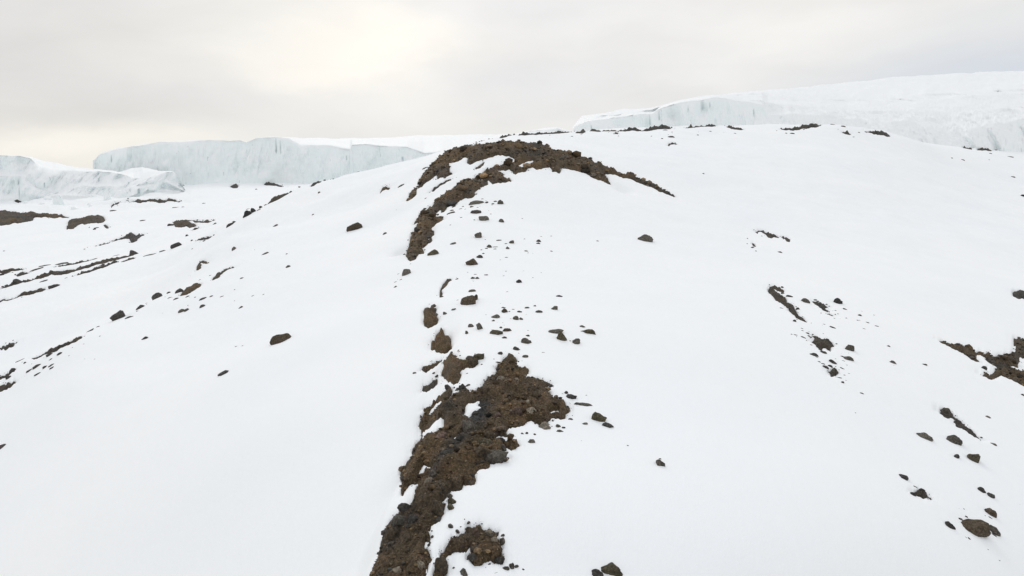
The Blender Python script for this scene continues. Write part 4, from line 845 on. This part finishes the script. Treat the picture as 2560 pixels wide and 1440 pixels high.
# further small stones, read off the photograph: tile, group tile, tone, farthest Y, "x,y,w,h,rot ..."
ANCH = [(1170,757,'the cracked brown boulder'),(1100,855,'the teardrop-shaped rock'),(1075,795,'the fork-topped rock'),(1110,715,'the hook-shaped rim'),(1250,830,'the long low olive rock'),(1315,860,'the bent grey rock'),(1405,845,'the upright olive boulder'),(1475,830,'the smooth olive boulder'),(1383,774,'the tilted oval stone'),(1295,708,'the oval dark stone'),(1130,930,'the broken outcrop'),(1275,905,'the low olive-brown rock'),(1185,655,'the crumbling pointed boulder'),(1083,635,'the smooth brown hump'),(1040,620,'the foot of the rock wall'),(1197,593,'the lone brown-grey boulder'),(1209,548,'the large leaning boulder'),(1190,533,'the dark tilted rock'),(1250,510,'the pointed grey boulder'),(1345,608,'the square dark block'),(1223,619,'the round grey boulder'),(1015,685,'the light grey crest boulder'),(1187,698,'the side-by-side stone pair'),(1430,997,'the dark oval boulder'),(1497,1049,'the rounded brown boulder'),(1360,1065,'the pale snow-edge boulder'),(1328,1107,'the stone below the right lobe'),(1220,1150,'the grey triangular slab'),(1130,1260,'the touching olive pair'),(1090,1280,'the tall leaning boulder'),(1190,1370,'the small bare ground'),(1275,1420,'the little stone heap'),(1650,1160,'the far-out tilted stone'),(1000,1310,'the boulder heap'),(1915,590,'the arched rock band'),(1965,770,'the long ragged band'),(2055,775,'the slanting rock strip'),(2093,757,'the lone black boulder'),(2060,865,'the star-shaped rubble'),(2120,875,'the large rounded boulder'),(2085,937,'the angular block'),(2120,900,'the broad flat boulder'),(2500,900,'the right-hand bare ground'),(2395,1060,'the long black rib'),(2432,1150,'the mossy boulder'),(2300,1240,'the frayed flat rock'),(2440,1320,'the humped brown boulder'),(705,850,'the flattened brown dome'),(300,793,'the big tilted block'),(395,743,'the round brow boulder'),(475,725,'the long brown slab'),(505,662,'the comma-shaped rock'),(555,685,'the S-shaped rock'),(625,535,'the black skyline boulders'),(440,612,'the dome-shaped boulder'),(335,635,'the perched boulder'),(60,705,'the round valley boulder'),(135,718,'the lens-shaped valley rock'),(130,870,'the brow rock edge'),(15,965,'the ragged edge rock'),(340,590,'the bird-shaped rock'),(470,560,'the jagged valley cluster'),(215,555,'the wedge-shaped bank'),(60,545,'the long brown bank'),(580,467,'the rock before the ice wall'),(885,575,'the large flank boulder'),(965,470,'the hooked grey rock'),(1055,440,'the summit rock wall'),(1455,328,'the pointed crest heap'),(1680,362,'the curled crest rock'),(1620,322,'the stony crest band'),(2020,318,'the highest crest band'),(2200,330,'the wavy crest line'),(2480,372,'the arched glacier-foot rock')]
def describe(px, py, w, h, rot, tone):
    d, ax_, ay_, nm = min((math.hypot(px - a, (py - b) * 1.3), a, b, n) for a, b, n in ANCH)
    size = 'tiny' if w * h < 30 else ('very small' if w * h < 70 else 'small')
    shp = ('hair-thin' if w > 7 * h else 'thin' if w > 4 * h else 'flat' if w > 2.2 * h else 'upright' if h > w * 1.1 else 'rounded')
    tilt = ' slanting' if abs(rot) > 22 else ''
    an = math.degrees(math.atan2(ay_ - py, px - ax_)) % 360
    dr = ['right of', 'up and right of', 'above', 'up and left of', 'left of', 'down and left of', 'below', 'down and right of'][int(((an + 22.5) % 360) // 45)]
    near = 'just ' if d < 22 else 'well ' if d > 55 else ''
    if d > 110: near = 'far '
    col_ = {'g': 'grey', 'd': 'dark', 'k': 'black', 'b': 'brown', 't': 'pale'}.get(tone, 'dark')
    return f'{size} {shp}{tilt} {col_} stone {near}{dr} {nm}'
SM = [
 ('C', 'C', 'g', 150, "1310,216,56,12,5 1375,262,48,30,0 1450,284,44,20,0 1485,250,44,20,5 1170,322,54,26,10 1045,320,40,14,20 1205,497,34,20,0 1028,466,40,12,20 885,567,30,10,25 1838,480,30,12,10 1350,762,20,6,0 1530,768,72,16,0 1622,816,50,14,3 2088,718,34,8,0 2225,713,38,8,0 1868,754,36,8,10 1295,900,34,14,20 1360,880,46,16,15 1490,858,70,14,-5 1475,888,48,14,10 1325,948,40,20,10 2228,916,42,16,-8 1630,1000,48,16,12 1552,1034,22,6,0 1620,1185,34,8,8 1856,1182,26,8,8 1216,1226,44,14,8 1358,1234,50,20,14 1592,1248,36,8,18 1984,1272,28,12,8 1186,1318,30,12,20 1112,1200,26,7,15 185,1290,30,8,20 155,1328,44,12,18 218,1300,50,12,35 195,1220,36,10,20 140,1400,70,14,45 355,1086,20,8,25 558,206,44,12,25 900,372,60,20,15 1015,352,50,8,18 890,404,110,22,20"),
 ('D', 'D', 'g', 110, "830,100,40,14,40 1165,52,44,16,10 665,298,34,36,50 842,342,36,14,12 728,338,20,8,20 1404,246,34,10,4 790,446,62,30,38 702,490,36,40,45 600,486,44,44,50 572,398,40,28,45 1470,446,46,16,12 1428,472,30,18,0 1626,506,24,8,8 1444,556,22,14,0 1242,578,46,22,20 1293,594,22,12,0 1356,602,18,6,0 1335,656,34,28,10 1370,630,26,8,0 1230,680,22,8,0 1643,691,24,14,25 2055,640,26,8,0 2127,810,34,16,20 2260,696,60,16,0 1818,941,46,16,-8 1535,952,34,10,0 853,915,20,12,30 870,975,18,8,30 1042,955,26,14,25 1254,1018,26,10,10 1300,1050,56,14,0 1115,1080,32,16,35 1398,1073,44,14,0 945,1182,30,10,28 943,1268,22,12,25 865,1298,18,10,25 830,1365,60,24,40 804,1340,20,16,30 950,1318,70,26,20 555,1180,60,10,35 600,1208,50,16,40 350,1175,40,26,30 765,960,50,20,60"),
 ('E', 'E', 'g', 60, "2320,430,50,12,-12 2255,466,20,7,-8 2242,492,22,6,-10 1965,432,50,16,0 2040,410,34,12,-10 2295,752,60,26,-8 2308,698,18,6,-10 2328,796,26,10,10 2338,828,16,10,-20 1930,714,24,20,0 2060,800,30,24,0 2095,838,16,6,0 1560,895,22,6,0 1668,900,30,7,0 1880,680,30,18,0 2250,952,24,10,-30 1430,1250,14,8,0"),
 ('F', 'F', 'g', 40, "1240,852,38,20,0 1198,820,14,20,20 822,950,18,16,10 825,1015,40,16,40 965,1003,14,10,0 800,1080,24,36,30 785,1108,34,24,30 1480,1332,40,22,10 1072,1376,30,26,20 1550,980,46,26,0 1570,1386,24,10,0 1630,1330,14,8,0 2215,1382,20,6,-20 1550,1435,60,20,0 2080,1435,20,12,0"),
 ('P', 'K', 'd', 345, "598,776,24,10,0 1063,772,16,8,0 1392,774,12,8,0 1498,798,24,14,15 1585,780,64,16,0 1852,761,24,8,0 1980,724,30,8,0 1285,714,40,14,0 1530,710,50,12,0 2230,744,30,8,0 378,764,12,5,0 690,758,30,7,0 1910,1150,14,5,0"),
 ('Q', 'K', 'd', 450, "238,746,44,12,0 178,744,20,6,0 750,675,46,14,-18 908,735,22,6,0 975,730,30,8,0 642,655,50,10,-4 2220,945,34,8,0 2415,976,60,8,-4 1835,991,18,6,0 1943,1008,36,8,-14 2440,1178,50,8,0 2212,1008,14,5,0"),
 ('M', 'U', 'd', 700, "1020,822,36,12,0 1280,936,34,16,35 390,852,50,10,-10 316,884,22,10,0 590,1125,50,8,0 1338,784,30,12,-15 1870,910,50,12,-20 1240,758,80,10,-14 1175,1202,52,10,8"),
 ('U', 'U', 'd', 600, "1290,490,60,16,-5 1195,485,16,16,0 60,800,28,10,10 1130,777,24,8,0 1540,862,100,10,8 820,968,150,16,8 600,994,160,8,5 480,1045,160,12,18 30,1120,50,24,0 100,1092,160,12,4 750,1068,30,8,0 1350,988,80,12,22 2495,596,28,24,30 2448,414,20,8,0"),
 ('R', 'R', 'd', 180, "256,318,18,14,-40 252,386,28,10,0 340,440,46,12,-45 325,444,40,10,-40 378,488,36,7,-20 450,286,16,8,0 722,964,38,14,-25 715,1250,56,10,-20 915,1402,34,8,0 1235,1315,22,6,0 1310,1195,26,8,0"),
 ('T', 'T', 'd', 110, "680,45,60,14,-20 682,83,56,14,-18 812,184,48,12,-12 575,213,36,10,-25 862,372,50,16,-35 1100,150,34,8,-8 1000,632,110,10,-18 1460,556,30,14,0 1375,720,22,12,0 1500,850,120,10,-26 1412,1024,120,8,-4 1392,1098,14,6,0 1612,540,24,10,-20 1350,655,50,7,-10 2510,782,20,12,0"),
 ('W', 'W', 'd', 117, "1875,180,40,12,28 1655,182,14,8,0 1700,190,50,8,20 1468,257,26,8,28 2222,177,44,8,14 2350,110,18,6,0 2350,221,16,5,0 2530,172,34,8,24 1005,575,20,5,0 840,654,12,6,0 728,690,10,6,0 2368,678,34,5,8 2430,672,24,5,8 975,485,44,8,30 880,532,110,8,30 950,806,24,5,22"),
 ('Z', 'Z', 'd', 50, "190,50,30,8,-30 1050,572,60,8,-20 1105,574,34,10,30 1385,660,36,7,0 1858,520,26,10,-25 1685,1384,20,8,-30 1100,928,120,10,-18 1200,980,80,10,-50"),
]
for (t, x, y, w, h, rot, tone, ymax, label) in BIG:
    tx, ty, k = TILE[t]
    if label is None:
        gname, lab = REGION[t]
        stone(tx + x / k, ty + y / k, w / k, h / k, rot, tone, describe(tx + x / k, ty + y / k, w / k, h / k, rot, tone), gname, ymax, 'stone', 'stone')
    else:
        stone(tx + x / k, ty + y / k, w / k, h / k, rot, tone, label, None, ymax)
for (t, g_, tone, ymax, s) in SM:
    tx, ty, k = TILE[t]; gname, lab = REGION[g_]
    for w_ in s.split():
        x, y, w, h, rot = map(float, w_.split(','))
        stone(tx + x / k, ty + y / k, w / k, max(h / k, 2.4), rot, tone, describe(tx + x / k, ty + y / k, w / k, h / k, rot, tone), gname, ymax, 'stone', 'stone')

# ---------------------------------------------------------------- gravel covering the bare ground (uncountable)
gi = 0
for (p, X_, Y_, z, d, tone) in GRAVEL:
    rs = np.random.RandomState(300 + gi); gi += 1
    near = Y_.mean() < 60
    cand = np.argwhere(d[2:-2, 2:-2] > Y_[2:-2, 2:-2] / F * 2.0) + 2
    area = len(cand)
    n = min(area // 3, 9000 if area > 40000 else 3500)
    pick = cand[rs.randint(0, len(cand), n)]
    base = [rock_shape(I1[0], rs, 8) for _ in range(12)]
    Vs, Ts, Tn, Vn = [], [], [], []
    off = 0
    for (i, j) in pick:
        s_ = Y_[i, j] / F
        r = s_ * 1.5 * (rs.pareto(2.4) * 0.9 + 0.75)
        r = min(r, s_ * 11)
        a = rs.rand() * 6.28; ca, sa = math.cos(a), math.sin(a)
        B = base[rs.randint(12)] * (r * rs.uniform(.8, 1.3), r * rs.uniform(.8, 1.3), r * rs.uniform(.5, .9))
        B = np.stack([B[:, 0] * ca - B[:, 1] * sa, B[:, 0] * sa + B[:, 1] * ca, B[:, 2]], -1)
        fx, fy = rs.rand() - .5, rs.rand() - .5
        cx = X_[i, j] + fx * (X_[i, j + 1] - X_[i, j]); cy = Y_[i, j] + fy * (Y_[i + 1, j] - Y_[i, j])
        Vs.append(B + (cx, cy, z[i, j] + 0.15 * r)); Ts.append(I1[1] + off); off += len(B)
        Vn.append(np.full(len(B), min(3.0, rs.lognormal(0.15, 0.6))))
        Tn.append(np.full(len(B), np.clip(tone[i, j] * 0.8 + rs.normal(0.1, 0.35), 0, 1)))
    o = link_mesh('gravel', np.concatenate(Vs), np.concatenate(Ts), M_rock, smooth=False)
    a = o.data.attributes.new('tone', 'FLOAT', 'POINT'); a.data.foreach_set('value', np.concatenate(Tn).astype(np.float32))
    a = o.data.attributes.new('val', 'FLOAT', 'POINT'); a.data.foreach_set('value', np.concatenate(Vn).astype(np.float32))
    tag(o, kind='stuff')

# ---------------------------------------------------------------- glaciers
def rowpts(s, tile, Yf):
    p = outline(tile + ' ' + s); x = np.array([a[0] for a in p]); y = np.array([a[1] for a in p])
    return x, y, Yf
def glacier(label, rows, x0, x1, seed, flute=2.5, name='glacier', step=1.5, block=0.5, cracks=()):
    """rows from the foot to the far skyline: (outline, distances at given px, subdivisions up to the next row)"""
    px = np.arange(x0, x1 + step, step)
    L = []
    for (s, ys, n, kind) in rows:
        q = outline(s); q.sort()
        py = np.interp(px, [a[0] for a in q], [a[1] for a in q])
        Y = np.interp(px, [a[0] for a in ys], [a[1] for a in ys])
        u, e = ray(px, py)
        L.append((np.stack([u * Y, Y, e * Y], -1), n, kind))
    G, K = [L[0][0] - np.array([0, 0, 1.0]) * L[0][0][:, 1:2] * 0.035], [np.zeros(len(px)) + 0.2]
    for i in range(len(L) - 1):
        a, n, kind = L[i]; b_ = L[i + 1][0]
        for k in range(n):
            t = k / n
            G.append(a * (1 - t) + b_ * t); K.append(np.full(len(px), {'face': 1.0, 'cap': 0.0, 'mid': 0.55}[kind]) * min(1, 0.25 + 3 * min(t, 1 - t) if kind == 'face' else 1))
    G.append(L[-1][0]); K.append(np.zeros(len(px)))
    G = np.array(G); K = np.array(K)
    X, Y, Z = G[..., 0], G[..., 1], G[..., 2]
    fl = flute * (0.75 * ridged(X / 17.0 + 0.4 * vnoise(Z / 25.0, X / 50.0, seed + 8), Z / 70.0, 3, seed) + 0.8 * fbm(X / 6.0, Z / 12.0, 4, seed + 5)) + 1.2 * flute * vnoise(X / 38.0, Z / 90.0, seed + 9)
    bx = X / 16.0 + 0.5 * vnoise(Z / 60.0, X / 90.0, seed + 2); b0 = np.floor(bx); bf = np.clip((bx - b0) * 6, 0, 1)
    bh = lambda q: GV[(q.astype(int) * 37 + seed) & 4095] * 2 - 1
    fl = fl + flute * block * (bh(b0 - 1) * (1 - bf) + bh(b0) * bf)
    Y2 = Y + fl * K
    f = Y2 / Y                                       # move along the ground towards or away, keep bearing
    X2 = X * f
    Z2 = Z + (1 - K) * 0.8 * fbm(X / 22.0, Y / 22.0, 4, seed + 3) + K * 0.5 * fbm(X / 6.0, Z / 6.0, 3, seed + 7)
    brk = np.clip((px - 1900) / 150.0, 0, 1) * ((px > 1900) if seed == 61 else 0)          # crevassed, collapsed part
    Z2 = Z2 + brk * np.clip(1.4 - np.abs(Z2 / Y2 - 0.055) / 0.03, 0, 1) * 0.8 * ridged(X / 13.0, Y / 9.0 + Z / 7.0, 4, seed + 11)
    o = grid_mesh(name, X2, Y2, Z2, np.ones(X.shape, bool), M_ice)
    cr = np.zeros(X.shape)                             # shade of deep crevasses, painted onto the ice face
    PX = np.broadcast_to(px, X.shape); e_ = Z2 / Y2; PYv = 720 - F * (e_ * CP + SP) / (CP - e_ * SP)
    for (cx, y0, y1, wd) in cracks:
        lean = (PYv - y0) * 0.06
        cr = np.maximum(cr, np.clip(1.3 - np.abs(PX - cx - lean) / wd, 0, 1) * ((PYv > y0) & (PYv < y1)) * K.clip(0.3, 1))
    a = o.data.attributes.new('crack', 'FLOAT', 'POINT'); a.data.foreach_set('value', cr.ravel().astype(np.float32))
    tag(o, label, 'glacier')
    return o
glacier('nearer broken ice cliff with tumbled snowy blocks at the left edge of the photo', [
    ("L -1200,1075 0,1065 300,1060 530,1040 700,1010 1000,1010 1300,1040 1600,1060 1750,1030 1850,1000 2000,955 2200,940 2480,965", [(-300, 545), (0, 540), (200, 545), (330, 548), (465, 575)], 14, 'face'),
    ("L -1200,760 0,760 300,755 500,900 700,960 900,940 1100,880 1300,900 1500,900 1650,950 1750,900 1850,880 2000,850 2200,830 2480,962", [(-300, 552), (0, 547), (200, 556), (330, 554), (465, 577)], 14, 'face'),
    ("L -1200,480 0,487 270,485 400,515 520,620 600,640 700,665 900,670 1000,665 1150,685 1300,680 1500,705 1700,755 1780,790 1870,780 2000,735 2150,700 2300,695 2340,710 2420,840 2480,958", [(-300, 562), (0, 556), (110, 566), (200, 578), (330, 570), (465, 582)], 12, 'cap'),
    ("L -1200,470 0,475 200,474 400,490 600,550 750,570 900,620 1050,645 1200,650 1400,660 1600,690 1750,650 1900,635 2050,665 2150,690 2300,690 2340,705 2420,835 2480,955", [(-300, 640), (0, 640), (200, 650), (330, 640), (465, 590)], 6, 'cap'),
    ("L -1200,520 0,520 600,600 1050,680 1400,700 2000,720 2480,985", [(-300, 760), (0, 760), (465, 620)], 1, 'cap')],
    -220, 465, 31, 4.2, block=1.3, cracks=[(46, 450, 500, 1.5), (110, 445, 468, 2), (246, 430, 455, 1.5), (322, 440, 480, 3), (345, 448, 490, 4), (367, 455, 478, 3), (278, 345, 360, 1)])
glacier('long straight ice wall with a smooth white cap, behind the ridge on the left', [
    ("K 200,470 465,475 520,462 590,455 640,450 700,448 760,460 900,470 1300,430", [(200, 690), (700, 650), (1000, 600), (1300, 580)], 22, 'face'),
    ("K 200,412 235,402 250,386 300,371 400,358 500,351 600,351 615,357 640,346 690,343 720,345 750,362 830,366 860,372 876,374 880,361 900,360 950,367 1020,368 1040,376 1060,384 1100,381 1130,388 1200,384 1300,388", [(200, 700), (700, 660), (874, 628), (880, 612), (1000, 610), (1300, 590)], 14, 'cap'),
    ("K 200,411 235,401 250,385 300,370 400,357 500,350 600,350 615,355 640,345 690,342 720,343 860,345 960,345 1050,338 1230,336 1300,337", [(200, 712), (500, 715), (690, 680), (760, 780), (1000, 860), (1300, 860)], 4, 'cap'),
    ("K 200,430 600,375 900,365 1300,360", [(200, 820), (1300, 1100)], 1, 'cap')],
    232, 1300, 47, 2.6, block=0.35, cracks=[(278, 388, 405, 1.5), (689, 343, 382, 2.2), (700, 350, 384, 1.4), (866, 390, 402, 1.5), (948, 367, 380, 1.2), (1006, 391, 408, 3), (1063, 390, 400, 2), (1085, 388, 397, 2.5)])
glacier('low distant sliver of ice on the horizon right of the summit knob', [
    ("P -100,800 700,790", [(1250, 600), (1450, 600)], 6, 'face'),
    ("P -100,765 30,745 200,710 400,685 450,680 500,700 640,730", [(1250, 606), (1450, 606)], 5, 'cap'),
    ("P -100,764 30,744 200,709 400,683 450,676 540,690 640,720", [(1250, 680), (1450, 680)], 1, 'cap')],
    1288, 1440, 53, 1.5)
glacier('great white glacier rising to the right with fluted ice cliffs and a smooth sloping cap', [
    ("P 600,860 1500,840 2400,830 2600,820 Q 1220,800 1400,840 1600,910 1900,960 2300,990 3200,1090", [(1430, 400), (1700, 405), (1900, 420), (2100, 432), (2250, 436), (2400, 446), (2560, 470), (2800, 500)], 16, 'face'),
    ("P 600,698 625,668 720,626 860,600 1050,581 1280,551 1400,541 1500,486 1620,446 1700,427 1900,391 2050,375 2150,388 2300,420 2500,440 Q 0,540 500,560 800,600 1400,620 1800,740 2200,660 2560,590 3200,560", [(1430, 410), (1700, 415), (1900, 440), (2100, 455), (2250, 470), (2400, 475), (2560, 490), (2800, 520)], 16, 'face'),
    ("P 600,690 625,660 720,620 860,595 1050,575 1280,545 1400,535 1500,480 1620,440 1700,420 1900,385 2050,368 2150,375 2300,395 2500,400 Q 0,420 400,470 800,510 1400,500 1800,520 2200,480 2560,450 3200,430", [(1430, 416), (1700, 424), (1900, 455), (2100, 490), (2250, 520), (2560, 540), (2800, 560)], 10, 'mid'),
    ("P 600,685 640,650 720,605 860,580 1050,560 1280,530 1400,520 1500,470 1620,430 1700,412 1900,375 2050,358 2150,362 2300,360 2500,355 Q 0,390 400,420 800,440 1000,425 1200,432 1500,412 1720,400 1900,372 2200,350 2560,330 3200,300", [(1430, 440), (1700, 450), (1900, 495), (2100, 545), (2250, 570), (2560, 580), (2800, 600)], 9, 'face'),
    ("P 600,683 640,640 720,595 860,565 1050,548 1280,515 1400,505 1500,462 1620,426 1700,408 1900,372 2050,355 2150,352 2300,340 2500,332 Q 0,360 400,390 800,405 1000,398 1200,395 1330,372 1500,360 1580,345 1720,345 1900,325 2200,312 2560,298 3200,270", [(1430, 450), (1700, 470), (1900, 520), (2100, 575), (2250, 600), (2560, 612), (2800, 632)], 16, 'cap'),
    ("P 600,680 700,560 860,530 1050,505 1280,480 1400,470 1500,455 1620,420 1700,404 1900,368 2050,352 2150,340 2300,325 2500,312 Q 0,300 400,262 800,225 1200,180 1600,150 1900,130 2560,112 3200,95", [(1430, 520), (1600, 600), (1700, 560), (1900, 640), (2100, 760), (2560, 820), (2800, 840)], 3, 'cap'),
    ("P 600,760 2500,420 Q 0,420 2560,240 3200,230", [(1430, 900), (2800, 1300)], 1, 'cap')],
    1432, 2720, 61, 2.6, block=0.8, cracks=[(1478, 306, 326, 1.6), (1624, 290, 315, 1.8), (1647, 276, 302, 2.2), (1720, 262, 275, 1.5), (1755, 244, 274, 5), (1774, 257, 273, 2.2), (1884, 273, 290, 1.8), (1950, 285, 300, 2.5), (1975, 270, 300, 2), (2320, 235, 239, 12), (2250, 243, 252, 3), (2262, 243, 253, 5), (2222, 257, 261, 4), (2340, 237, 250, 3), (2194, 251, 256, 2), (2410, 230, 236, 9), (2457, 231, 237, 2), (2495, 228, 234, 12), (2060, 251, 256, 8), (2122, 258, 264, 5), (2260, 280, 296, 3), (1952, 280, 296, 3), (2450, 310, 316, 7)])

# ---------------------------------------------------------------- ice blocks fallen from the nearer ice cliff
n_ = 0
for (px, py, w, h, rot) in ((147, 506, 20, 26, 0), (270, 495, 18, 22, 12), (205, 480, 16, 12, -10), (235, 492, 12, 8, 0), (172, 485, 22, 14, 15), (300, 490, 26, 20, 0),
                            (120, 498, 14, 9, 8), (225, 512, 10, 7, 0), (186, 523, 16, 8, -8), (255, 476, 20, 16, 5), (140, 470, 24, 18, 10), (66, 508, 12, 5, 0), (108, 512, 14, 5, -12), (226, 517, 9, 4, 0)):
    n_ += 1
    o = stone(px, py, w, h, rot, 'g', None, 'ice blocks fallen from the nearer ice cliff', 560, 'ice_block', 'ice block')
    me = o.data.copy(); me.materials.clear(); me.materials.append(M_ice); o.data = me
    sz = 'large' if w * h > 330 else 'medium' if w * h > 120 else 'small'
    sh = 'tall' if h > w else 'squat' if h > 0.6 * w else 'flat'
    an = min(((abs(px - a) , n) for a, n in ((60, 'below the left end of the cliff'), (150, 'left of the cliff middle'), (205, 'below the middle of the cliff'), (250, 'right of the cliff middle'), (300, 'by the blue-striped cliff'))))[1]
    lv = 'nearest' if py > 505 else 'in front' if py > 490 else 'set back'
    tag(o, f'{sz} {sh} pale ice block {an}, {lv}', 'ice block')

# ---------------------------------------------------------------- look-alike stones: tell left from right
bpy.context.view_layer.update()
_l = {}
for o in COL.objects:
    if o.get('group'): _l.setdefault(o['label'], []).append(o)
for lab, os_ in _l.items():
    if len(os_) == 2 and len(lab.split()) <= 15:
        os_.sort(key=lambda o: o.matrix_world.translation.x / o.matrix_world.translation.y)
        os_[0]['label'] = lab + ', left'; os_[1]['label'] = lab + ', right'
    elif len(os_) == 3 and len(lab.split()) <= 14:
        os_.sort(key=lambda o: o.matrix_world.translation.y)
        for o, w_ in zip(os_, ('lowest', 'middle', 'highest')): o['label'] = lab + ', ' + w_ + ' one'

# ---------------------------------------------------------------- uncountable pebbles melting out around the bare rock
def pebbles(pts, name):
    rs = np.random.RandomState(900)
    base = [rock_shape(I1[0], rs, 8) for _ in range(12)]
    Vs, Ts, off = [], [], 0
    U = np.array([a[0] for a in pts]); Vv = np.array([a[1] for a in pts]); R_ = np.array([a[2] for a in pts])
    Z = base_z(U, Vv); Y = np.exp(Vv)
    for u, y, z, r in zip(U, Y, Z, R_):
        s_ = y / F; a = rs.rand() * 6.28; ca, sa = math.cos(a), math.sin(a)
        B = base[rs.randint(12)] * (r * s_ * rs.uniform(.8, 1.6), r * s_ * rs.uniform(.8, 1.4), r * s_ * rs.uniform(.6, 1.0))
        B = np.stack([B[:, 0] * ca - B[:, 1] * sa, B[:, 0] * sa + B[:, 1] * ca, B[:, 2]], -1)
        Vs.append(B + (u * y, y, z + (0.10 + s_ * 2.5) * 0.8)); Ts.append(I1[1] + off); off += len(B)
    o = link_mesh(name, np.concatenate(Vs), np.concatenate(Ts), M_stone, smooth=False)
    o.color = (0.095, 0.088, 0.078, 1)
    return tag(o, kind='stuff')
rp = np.random.RandomState(77)
PB = []
for p in PATCH:
    P = p['P']; per = len(P)
    for _ in range(int(per * (0.9 if p['name'] == 'bare_ground' else 0.45))):
        x, y = P[rp.randint(per)]; s_ = y / F
        k = rp.exponential(7) * s_; a = rp.rand() * 6.28
        PB.append(((x + k * math.cos(a)) / (y + 2.5 * k * math.sin(a)), math.log(y + 2.5 * k * math.sin(a)), min(2.6, 0.7 + rp.pareto(3.0))))
for (cx, cy, sx_, sy_, n, ym) in ((1240, 790, 90, 75, 120, 120), (1230, 640, 80, 60, 80, 120), (1190, 530, 60, 30, 60, 150), (2060, 820, 80, 60, 110, 130), (2140, 790, 60, 18, 50, 130),
                                  (1370, 1060, 70, 40, 60, 50), (1290, 900, 60, 40, 60, 70), (1150, 1310, 40, 60, 40, 40), (460, 745, 90, 30, 60, 130), (110, 900, 90, 40, 70, 110), (1120, 960, 40, 40, 40, 60), (1640, 335, 260, 8, 70, 350)):
    for _ in range(n):
        x, y = rp.normal(cx, sx_ * .6), rp.normal(cy, sy_ * .6)
        u, v = hit(round(x / 3) * 3, y, ym); PB.append((u, v, min(2.6, 0.6 + rp.pareto(3.2))))
pebbles(PB, 'pebbles')
